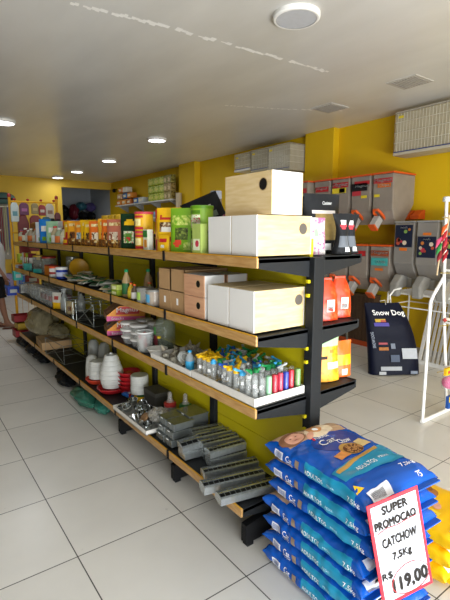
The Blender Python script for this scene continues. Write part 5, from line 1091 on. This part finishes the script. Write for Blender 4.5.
# recess behind the back wall: bags on a rail
t = thing('recess_shelf', 'dark shelf in the grey opening at the back, heaped with bags', 'shelf', (5.0, 15.1, 2.05)); MB().box(-.9, .59, -.35, .45, -.03, 0).build('shelf_board', mat('#3a3d40', .6), t); MB().prism([(-.9, -.03), (-.86, -.03), (-.86, -.3)], .3, .45).build('bracket', mat('#3a3d40', .6), t)
for i, (x, y, z, rx, ry, rz_, c, lb) in enumerate(((4.45, 15.0, 2.051, .19, .2, .48, '#0e0f11', 'black bag at left end of the recess shelf'), (4.79, 15.0, 2.051, .15, .2, .52, '#5a1420', 'dark red bag on the recess shelf between black bags'), (5.05, 15.0, 2.37, .16, .2, .28, '#2a5a6a', 'teal bag heaped highest on the recess shelf'), (5.36, 15.0, 2.34, .18, .2, .30, '#4a4070', 'violet grey bag heaped beside the teal bag'),
        (5.10, 15.0, 2.051, .13, .2, .30, '#121315', 'black bag lying under the teal bag'), (5.38, 15.0, 2.051, .14, .2, .28, '#141518', 'black bag at the right end of the recess shelf'))):
    o = lump('stored_bag', lb, 'bag', x, y, z, rx, ry, rz_, mat(c, .4, 0, 1, .3, 8, .5), i*3, .3); o['group'] = 'bags stored in the back recess'
for i, (x, z, lb) in enumerate(((4.40, 1.35, 'left'), (4.86, 1.4, 'middle'), (5.30, 1.3, 'right'))):
    o = lump('dark_sack', 'dark sack standing in the back recess under the shelf, '+lb+' one', 'sack', x, 14.6, 0, .20, .25, z, mat('#1b1d1c', .5, 0, 1, .3, 6, .5), 20+i, .25); o['group'] = 'dark sacks in the back recess'
t = thing('ceiling_camera', 'small dark camera on the wall right of the recess', 'camera', (5.52, 13.3, 2.92)); MB().lathe([(.05, .04), (.055, 0), (.04, -.04), (0, -.06)], 14).build('camera_dome', BLACK, t, True); MB().box(-.02, .08, -.02, .02, .03, .06).build('mount', BLACK, t)
# ------------------------------------------------------------------ yellow display rack past the far end of the shelving
YM = mat('#c9930f', .45)
rk = thing('display_rack', 'yellow tube display rack at the far end of the shelving hung with pet toys', 'rack', (1.73, 7.3, 0))
for s in (-1, 1):
    MB().tube([(s*.34, 0, 0), (s*.34, 0, 2.14)], .020, 8).build('upright_tube', YM, rk, True); MB().lathe([(.026, 2.14), (.026, 2.18), (.0, 2.20)], 10, (s*.34, 0, 0)).build('end_plug', mat('#8f2020', .4), rk, True)
    MB().tube([(s*.34, -.30, .015), (s*.34, .30, .015)], .015, 8).build('foot_tube', YM, rk, True)
for z in (2.08, 1.62, 1.15, .68, .32): MB().tube([(-.34, 0, z), (.34, 0, z)], .012, 8).build('cross_tube', YM, rk, True)
m = MB(); [m.tube([(-.34+k*.085, .0, .32), (-.34+k*.085, .0, 2.08)], .003, 5) for k in range(1, 8)]; m.build('grid_wires', YM, rk)
for k in range(4): MB().lathe([(0, 0), (.02, .01), (.02, .03), (0, .04)], 8, (-.28+k*.19, -.03, 2.09)).build('red_clip', mat('#9a2020', .4), rk, True)
items = [(1.44, 2.06, .11, .28, '#b5c0c0', 'white', '#5a8a95'), (1.57, 2.06, .13, .18, '#5a1f4a', 'purple', '#9a5a8a'), (1.72, 2.06, .10, .16, '#8a7a50', 'olive', '#b5a06a'), (1.83, 2.04, .10, .16, '#8f2a30', 'red', '#c9c0b5'), (1.94, 2.06, .12, .22, '#b9b2a8', 'cream', '#8a6a5a'), (2.05, 1.93, .09, .22, '#5a1a26', 'maroon', '#2a1015'),
         (1.55, 1.88, .16, .60, '#6a1a20', 'tall dark red', '#7a2a2a'), (1.72, 1.88, .16, .22, '#7a2228', 'square red', '#8a6a2a'), (1.88, 1.86, .13, .16, '#2a5a66', 'teal', '#b5c9c9'), (1.97, 1.84, .10, .18, '#26282a', 'black', '#5a5a5a'),
         (1.68, 1.62, .14, .28, '#7a2228', 'dark red', '#b5a59a'), (1.83, 1.66, .15, .22, '#1f5a9a', 'blue', '#c9d2d9'), (1.98, 1.64, .12, .22, '#6a8a7a', 'grey green', '#b5b5a5')]
for i, (x, zt, w_, h_, c, cn, c2) in enumerate(items):
    t = thing('hanging_toy_pack', cn+' pet toy pack hanging on the yellow rack at the back'+('' if i < 6 else ', lower row'), 'toy pack', (x, 7.235-.012*(i % 3), zt-h_), 0, 'packs hanging on the yellow rack'); MB().prism([(-w_/2, 0), (w_/2, 0), (w_/2, h_*.8), (w_*.25, h_), (-w_*.25, h_), (-w_/2, h_*.8)], -.02, .02).build('pack_body', foil(c), t, bevel=.008); MB().box(-w_*.3, w_*.3, -.0225, -.020, h_*.3, h_*.55).build('printed_panel', mat(c2, .5), t)
    MB().tube([(0, .0, h_), (0, .05, h_+.01)], .003, 5).build('hook', CHROME, t)
for i, (x, y, z, c, cn) in enumerate(((1.42, 7.12, .30, '#8f1f22', 'red'), (1.46, 7.12, .18, '#b5962a', 'yellow'), (1.40, 7.0, .10, '#8a1d20', 'dark red'))):
    t = thing('storage_crate', cn+' shallow crate at the foot of the yellow rack', 'crate', (x, y, z), 0, 'crates at the foot of the yellow rack'); W = .26
    MB().box(-W/2, W/2, -.12, .12, 0, .01).build('crate_floor', mat(c, .45), t)
    for (a, b, c1, d) in ((-W/2, W/2, -.12, -.112), (-W/2, W/2, .112, .12), (-W/2, -W/2+.008, -.112, .112), (W/2-.008, W/2, -.112, .112)): MB().box(a, b, c1, d, 0, .10).build('crate_wall', mat(c, .45), t)
for i, (x, z, c, cn, w_) in enumerate(((1.40, .92, '#3fb0a8', 'turquoise', .12), (1.32, .70, '#1a3a9a', 'dark blue', .16), (1.46, .72, '#c9cbc8', 'white', .08), (1.48, 1.18, '#a5b52a', 'yellow green', .12), (1.50, 1.0, '#7a1f26', 'deep red', .14), (1.60, .85, '#8f3a30', 'brick red', .18))):
    t = thing('rack_box', cn+' little box on the yellow rack below the second shelf line', 'box', (x, 7.14, z), 0, 'little boxes on the yellow rack'); MB().box(-w_/2, w_/2, -.06, .06, 0, .13).build('box_body', mat(c, .5), t, bevel=.004); MB().box(-w_*.3, w_*.3, -.0625, -.06, .04, .09).build('printed_panel', mat('#b9bdb5', .5), t)
    MB().box(-w_/2, w_/2, .06, .12, .0, .008).build('hanger_plate', YM, t)
# goods at the back left
t = thing('wall_rack_board', 'white board with hooks on the back wall behind the person', 'board', (2.1, 13.66, .9)); MB().box(-.6, .55, -.02, .03, 0, 1.75).build('board', mat('#9a968a', .6), t); MB().tube([(-.6, -.06, 1.45), (.55, -.06, 1.45)], .012, 6).build('hook_rail', CHROME, t)
for i in range(9):
    c, cn = [('#b5a06a', 'straw'), ('#2a4a8a', 'blue'), ('#c9b42a', 'yellow'), ('#2a2a5a', 'navy'), ('#b5702a', 'amber'), ('#3a7ab0', 'pale blue'), ('#8a2a3a', 'red'), ('#b9b58a', 'khaki'), ('#4a5aa0', 'violet')][i]
    t = thing('hanging_leash', cn+' leash hanging from the hook board on the back wall', 'leash', (1.75+i*.1, 13.57, 1.05+.05*(i % 3)), 0, 'leashes hanging on the back wall'); h = 1.28-.05*(i % 3)
    MB().tube([(-.02, 0, h), (-.03, 0, .1), (0, 0, 0), (.03, 0, .1), (.02, 0, h)], .013, 6).build('strap', mat(c, .6), t, True); MB().tube([(0, -.01, 0), (0, -.01, -.07)], .01, 6).build('clip', CHROME, t)
t = thing('wall_hung_bag', 'round grey-green carrier on the back wall board above leashes', 'carrier', (2.42, 13.45, 2.40), 0); MB().grid(lambda u, v: (.30*math.cos(2*PI*u)*math.sin(PI*v), .16*math.sin(2*PI*u)*math.sin(PI*v), .16-.16*math.cos(PI*v)), 20, 12, wrap=True).build('carrier_body', mat('#4a6a66', .5), t, True); MB().lathe([(.31, .12), (.31, .16)], 20, cap=False, T=Matrix.Scale(.55, 4, (0, 1, 0))).build('dark_band', BLACK, t, True)
for i, (x, z0, z1, c, lb) in enumerate(((2.2, 0, .55, '#8a7fa5', 'pale violet carton on the floor at the back behind the person'), (2.65, 0, .8, '#8a8f96', 'grey carton on floor under the leashes'))):
    t = thing('floor_carton', lb, 'box', (x, 13.0, z0), 0, 'cartons at the back wall'); MB().box(-.2, .2, -.2, .2, 0, z1).build('carton_body', mat(c, .6), t, bevel=.01); MB().box(-.12, .12, -.202, -.2, z1*.3, z1*.6).build('blue_panel', mat('#2f5a9a', .5), t)
# ------------------------------------------------------------------ white tube rack with hanging toys at the right edge
wr = thing('toy_display_rack', 'white tube-framed display rack at the right edge of the shop floor', 'rack', (3.48, 1.89, 0))
MB().tube([(.0, 0, .018), (0, 0, .60), (0, 0, 1.05), (.035, 0, 1.10), (.14, 0, 1.20), (.18, 0, 1.24)], .014, 10).build('bent_upright', WHITE, wr, True)
MB().tube([(-.01, 0, .018), (.50, 0, .018)], .018, 10).build('floor_tube', WHITE, wr, True)
MB().tube([(.40, 0, .03), (.20, 0, 1.1), (.14, 0, 1.86)], .013, 10).build('main_upright', WHITE, wr, True)
MB().lathe([(.03, 0), (.03, .03), (.02, .04)], 14, (.14, 0, 1.86)).build('end_plug', mat('#c9cbc9', .4), wr, True)
for z, x in ((1.75, .16), (1.30, .19), (.85, .24), (.45, .31)): MB().tube([(x, 0, z), (x, -.75, z)], .010, 8).build('cross_rail', WHITE, wr, True)
MB().tube([(.5, -.75, .018), (0, -.75, .018), (0, -.75, 1.05), (.18, -.75, 1.24)], .014, 10).build('bent_upright', WHITE, wr, True); MB().tube([(.40, -.75, .03), (.20, -.75, 1.1), (.14, -.75, 1.86)], .013, 10).build('main_upright', WHITE, wr, True)
for i, z in enumerate((1.72, 1.28, .84, .44)): MB().tube([(.16+.03*i, -.06, z), (-.02+.03*i, -.06, z+.01)], .004, 6).build('prong_hook', CHROME, wr)
def toy(lb, x, z, mats_, kind):
    t = thing('cat_wand_toy', lb, 'pet toy', (x, 1.80, z), 0, 'feather wand toys on the white rack')
    if kind == 'stick':
        MB().tube([(.035, 0, .27), (-.02, 0, -.10)], .006, 8).build('wooden_stick', mat('#c9b08a', .5), t, True)
        MB().lathe([(.008, 0), (.008, .02)], 8, (.035, 0, .265)).build('stick_grip', mat('#8a5a3a', .5), t, True)
    for k, c in enumerate(mats_):
        a = -.5+k*.35
        m = MB(); m.tube([(.02, 0, .20-.05*k), (.02-.06*math.cos(a), -.01*k, .15-.05*k-.03*math.sin(a)), (.0-.075*math.cos(a), -.012*k, .11-.05*k)], [.004, .017, .002], 8); m.build('feather', mat(c, .7, 0, 1, .2, 40), t, True)
toy('pink and green feather wand with a wooden stick on white rack', 3.40, 1.38, ['#c9486a', '#2a7a3a', '#8a1f2a'], 'stick'); toy('orange and red feather wand with a wooden stick on white rack', 3.47, 1.48, ['#d2551c', '#a81f2c', '#b02a3a'], 'stick')
toy('dark red feather bundle hanging lowest on the white rack', 3.50, 1.32, ['#7a1520', '#9a1c28'], 'none')
t = thing('ball_toy_pack', 'bright pink ball toy with yellow header card on the white rack', 'pet toy', (3.66, 1.78, .30)); MB().lathe([(.055*math.sin(PI*k/12), .055-.055*math.cos(PI*k/12)) for k in range(13)], 20).build('pink_ball', mat('#dc3f86', .45, 0, 1, .05), t, True); MB().box(-.075, .075, -.012, .012, .13, .19).build('header_card', mat('#e2b520', .5), t); MB().box(-.05, .05, -.0135, -.012, .142, .166).build('red_lettering_block', mat('#b5303a', .5), t)
MB().lathe([(.058, .005), (.064, .06), (.055, .13)], 14, cap=False).build('clear_blister', clear('#d9d9d9', .2), t, True)
t = thing('blue_toy_pack', 'yellow and blue toy pack hanging below the pink ball', 'pet toy', (3.72, 1.78, .12)); MB().box(-.06, .06, -.015, .015, 0, .11).build('pack_body', mat('#1f4f9a', .5), t, bevel=.004); MB().box(-.06, .06, -.017, -.015, .06, .11).build('header_card', mat('#d9b520', .5), t)
t = thing('bone_toy', 'small pale and red bone toy hooked on the white rack', 'pet toy', (3.58, 1.78, .90)); MB().tube([(-.06, 0, .02), (.05, 0, .0)], .012, 8).build('bone_shaft', mat('#c9c2b5', .5), t, True)
for s in (-.065, .055): MB().lathe([(0, -.02), (.02, 0), (0, .02)], 10, (s, 0, .01)).build('bone_end', mat('#b5403a', .5), t, True)

# ------------------------------------------------------------------ person walking past the far end of the aisle, mostly out of frame
pr = thing('person', 'person in a light grey t-shirt, black shorts and sandals standing at left edge', 'person', (1.30, 8.30, 0), R(68))
def skin_obj(name, V, E, rad, m, parent, levels=2):
    me = bpy.data.meshes.new(name); me.from_pydata(V, E, []); o = bpy.data.objects.new(name, me); COL.objects.link(o); o.parent = parent
    md = o.modifiers.new('skin', 'SKIN'); md.use_smooth_shade = True
    lay = me.skin_vertices[0].data if me.skin_vertices else None
    for i, r in enumerate(rad):
        lay[i].radius = r if isinstance(r, tuple) else (r, r)
    lay[0].use_root = True
    s_ = o.modifiers.new('subsurf', 'SUBSURF'); s_.levels = levels; s_.render_levels = levels
    me.materials.append(m); return o
V = []; E = []; RD = []
def jt(p, r, par=None):
    V.append(p); RD.append(r)
    if par is not None: E.append((par, len(V)-1))
    return len(V)-1
pel = jt((0, 0, .95), (.15, .11)); wst = jt((0, 0, 1.10), (.135, .10), pel); chs = jt((0, -.01, 1.30), (.165, .11), wst); nkb = jt((0, 0, 1.46), (.09, .075), chs); nk = jt((0, -.01, 1.53), (.052, .055), nkb)
hd = jt((0, -.02, 1.60), (.072, .085), nk); hd2 = jt((0, -.025, 1.67), (.078, .095), hd); hd3 = jt((0, -.015, 1.74), (.060, .075), hd2)
for s, arm in ((-1, ((.21, -.0, 1.42), (.25, -.03, 1.14), (.24, -.16, .93), (.235, -.19, .88))), (1, ((.21, 0, 1.42), (.25, .03, 1.14), (.25, -.05, .90), (.25, -.06, .84)))):
    sh = jt((s*arm[0][0]*.85, 0, 1.42), .062, nkb); el = jt((s*arm[1][0], arm[1][1], arm[1][2]), .042, sh); wr_ = jt((s*arm[2][0], arm[2][1], arm[2][2]), (.027, .024), el); pm = jt((s*arm[3][0], arm[3][1], arm[3][2]-.015), (.036, .020), wr_)
    for k, (dx, ln) in enumerate(((-.026, .065), (-.009, .075), (.009, .072), (.026, .058))):
        a = jt((s*arm[3][0]+dx*.4, arm[3][1]+dx*.9-.01, arm[3][2]-.055), .0095, pm); b = jt((s*arm[3][0]+dx*.4-s*.008, arm[3][1]+dx-.012, arm[3][2]-.055-ln*.5), .009, a); jt((s*arm[3][0]-s*.022+dx*.3, arm[3][1]+dx-.010, arm[3][2]-.055-ln), .0075, b)
    a = jt((s*(arm[3][0]-.015), arm[3][1]-.040, arm[3][2]-.020), .010, pm); jt((s*(arm[3][0]-.022), arm[3][1]-.055, arm[3][2]-.055), .008, a)
for s, fy in ((-1, -.14), (1, .12)):
    hp = jt((s*.095, 0, .86), .092, pel); kn = jt((s*.10, fy*.35-.02, .49), .060, hp); cf = jt((s*.10, fy*.7+.01, .32), .055, kn); an = jt((s*.10, fy, .085), .034, cf); ft = jt((s*.105, fy-.09, .045), (.040, .030), an); jt((s*.11, fy-.19, .032), (.036, .018), ft); jt((s*.10, fy+.045, .04), .030, an)
SKN = mat('#7d5743', .55, 0, 1, .05)
skin_obj('body', V, E, RD, SKN, pr)
MB().grid(lambda u, v: (.082*math.cos(2*PI*u)*math.cos(v*PI/2*.98), .005+.102*math.sin(2*PI*u)*math.cos(v*PI/2*.98), 1.685+.118*math.sin(v*PI/2)), 24, 10, wrap=True).build('hair', mat('#1a1411', .7, 0, 1, .2, 60), pr, True)
for s in (-1, 1):
    MB().lathe([(.011*math.sin(PI*k/6), .011*math.cos(PI*k/6)) for k in range(7)], 10, (s*.032, -.112, 1.665)).build('eye', WHT, pr, True); MB().lathe([(0, 0), (.005, .0)], 8, T=Matrix.Translation((s*.032, -.1235, 1.665)) @ Matrix.Rotation(R(90), 4, 'X'), cap=False).build('iris', BLACK, pr)
    MB().lathe([(0, -.03), (.014, -.015), (.016, .01), (0, .03)], 10, (s*.084, -.01, 1.655)).build('ear', SKN, pr, True)
MB().prism([(-.013, 1.628), (.013, 1.628), (0, 1.672)], -.135, -.105).build('nose', SKN, pr, bevel=.006); MB().box(-.022, .022, -.119, -.108, 1.600, 1.607).build('mouth', mat('#6a3a34', .6), pr, bevel=.002)
SHM = mat('#a3a5a6', .8, 0, 1, .05, 20, .2)
def ell(rings, name, m):
    n = len(rings)-1
    def fn(u, v):
        i = min(int(v*n), n-1); f = v*n-i; a = [x*(1-f)+y*f for x, y in zip(rings[i], rings[i+1])]
        return (a[0]+a[3]*spow(math.cos(2*PI*u), .85), a[1]+a[4]*spow(math.sin(2*PI*u), .85), a[2]+.004*noise.noise(Vector((u*8, v*9, 2))))
    return MB().grid(fn, 32, n*4, wrap=True).build(name, m, pr, True)
ell([(0, 0, .90, .19, .145), (0, 0, 1.05, .178, .135), (0, -.01, 1.25, .195, .14), (0, -.005, 1.38, .205, .13), (0, 0, 1.45, .165, .10), (0, 0, 1.50, .075, .07)], 'shirt', SHM)
for s, e in ((-1, (.235, -.012, 1.22)), (1, (.235, .012, 1.22))):
    MB().tube([(s*.15, 0, 1.44), (s*.20, 0, 1.38), (s*e[0], e[1], e[2])], [.075, .076, .068], 16).build('sleeve', SHM, pr, True)
SHO = mat('#0f0f11', .8, 0, 1, .1, 20, .2)
ell([(0, 0, .80, .185, .14), (0, 0, .92, .18, .135), (0, 0, .98, .165, .125)], 'waistband', SHO)
for s, fy in ((-1, -.14), (1, .12)):
    MB().tube([(s*.09, 0, .92), (s*.098, fy*.15, .74), (s*.105, fy*.33-.01, .53)], [.108, .110, .100], 18).build('shorts_leg', SHO, pr, True)
    m = MB().box(s*.105-.047, s*.105+.047, fy-.245, fy+.08, 0, .018); m.build('sandal', mat('#5a2f1f', .6), pr, bevel=.006); MB().tube([(s*.105-.045, fy-.10, .015), (s*.105, fy-.11, .083), (s*.105+.045, fy-.10, .015)], .009, 6).build('sandal_strap', mat('#5a2f1f', .6), pr, True)
